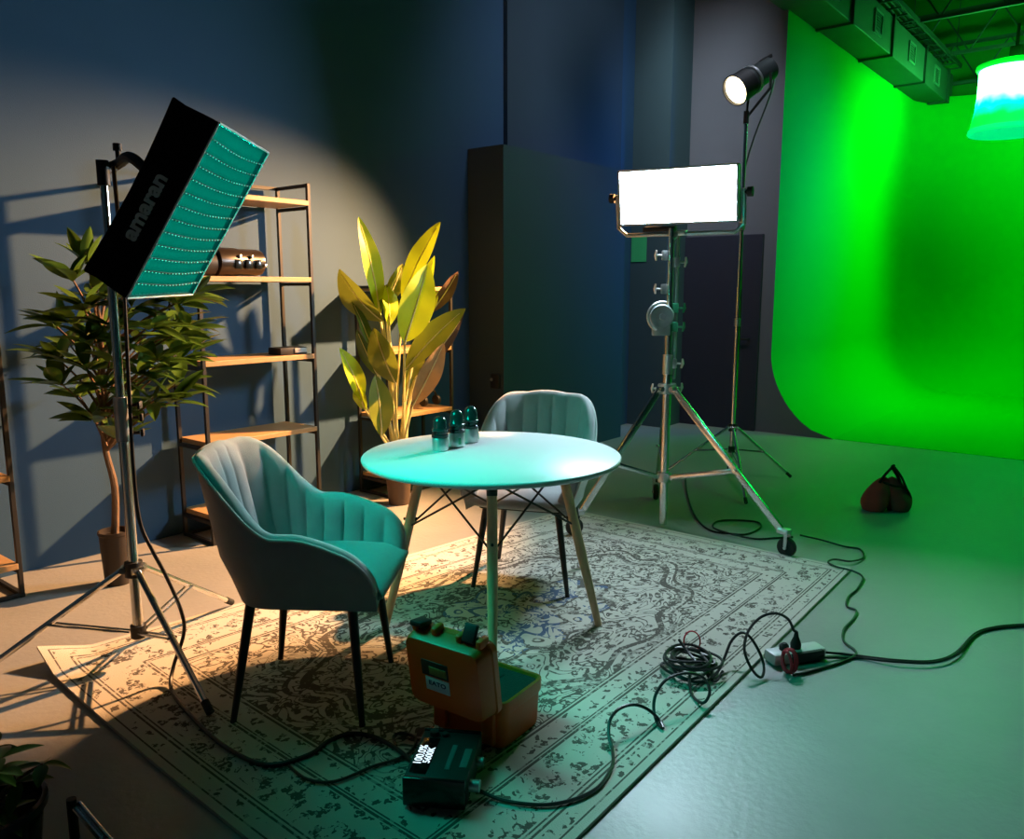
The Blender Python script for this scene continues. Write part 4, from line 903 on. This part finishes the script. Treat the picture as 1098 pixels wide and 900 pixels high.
# ------------------------------------------------------------------ sandbag
bg = Vector((5.82, 1.385, 0))
t = thing('sandbag', 'dark red saddle sandbag alone on the green-lit floor', 'sandbag', bg, math.atan2(rgt.y, rgt.x))
for s_ in (-1, 1):
    f = MB(); rr = []
    for i in range(15):
        u_ = i/14; z = .003+.235*u_; k = max(.02, math.sin(PI*min(1, .16+.84*u_))**.55)*(1 if u_ < .95 else .6)
        cxx = s_*(.085-.06*u_**1.5); ww = (.100-.020*u_)*k; dd = (.11-.055*u_)*k
        rr.append([Vector((cxx+ww*math.cos(a)*(1+.05*math.sin(3*a+i*.3)), dd*math.sin(a)*(1+.06*math.cos(2*a+i*.5)), z)) for a in [2*PI*j/22 for j in range(22)]])
    f.loft(rr); lb = f.build('bag_lobe', M['bagred'], t, ang=60)
f = MB()
for s_ in (-1, 1): f.tube(catmull([(s_*.07, -.03, .20), (s_*.045, -.035, .25), (.012, -.02, .305), (.03, .0, .31)], 5), .014, 8, flat=.6)
f.tube(catmull([(-.06, -.062, .21), (0, -.075, .19), (.09, -.07, .17), (.14, -.05, .10)], 5), .010, 8, flat=.6); f.tube(catmull([(.03, 0, .31), (.075, -.03, .24), (.11, -.055, .15)], 5), .013, 8, flat=.6)
f.build('handle_strap', M['blackfabric'], t)

# ------------------------------------------------------------------ dark plant in the near left corner
random.seed(9)
bp_ = g(-5, 950, 0); 
t = thing('potted_plant', 'dark shadowed plant in a black pot in the nearest corner', 'plant', bp_)
f = MB(); f.lathe([(.001, 0), (.10, 0), (.125, .20), (.135, .205), (.135, .225), (.122, .225), (.118, .19), (.001, .19)], (0, 0, 0), n=32); f.build('pot', M['blackgloss'], t)
f = MB(); f.lathe([(.001, .205), (.06, .2), (.118, .195), (.118, .185), (.001, .185)], n=20); f.build('soil', M['soil'], t)
f = MB(); st = MB()
for k in range(16):
    a = random.uniform(0, 2*PI); r = random.uniform(.04, .13); h_ = random.uniform(.22, .34)
    p = Vector((r*math.cos(a), r*math.sin(a), h_)); st.tube(catmull([(0, 0, .19), p*.5+Vector((0, 0, .12)), p], 4), .004, 6)
    for q in range(4): leafblade(f, p, (math.cos(a+q*1.5), math.sin(a+q*1.5), random.uniform(-.3, .4)), (0, 0, 1), random.uniform(.07, .11), .035, .25, .15)
f.build('foliage', M['leafdark'], t, ang=60); st.build('stems', M['bark'], t)
t = thing('tripod_leg', 'chrome double tube lying beside the dark plant in the near corner', 'stand leg', g(95, 890, 0))
f = MB(); 
for o in (0, .022):
    a_, b_ = g(76, 862, .10)+rgt*o, g(112, 905, .06)+rgt*o; MB().cyl(a_, b_, .0075, n=10).build('tube', M['chrome'], t, world=True)
MB().cyl(g(77, 864, .10)-UPZ*.10, g(77, 864, .10)+UPZ*.02, .013).build('foot', M['black'], t, world=True); MB().cyl(g(111, 904, .06)-UPZ*.06, g(111, 904, .06)+UPZ*.01, .013).build('foot', M['black'], t, world=True)
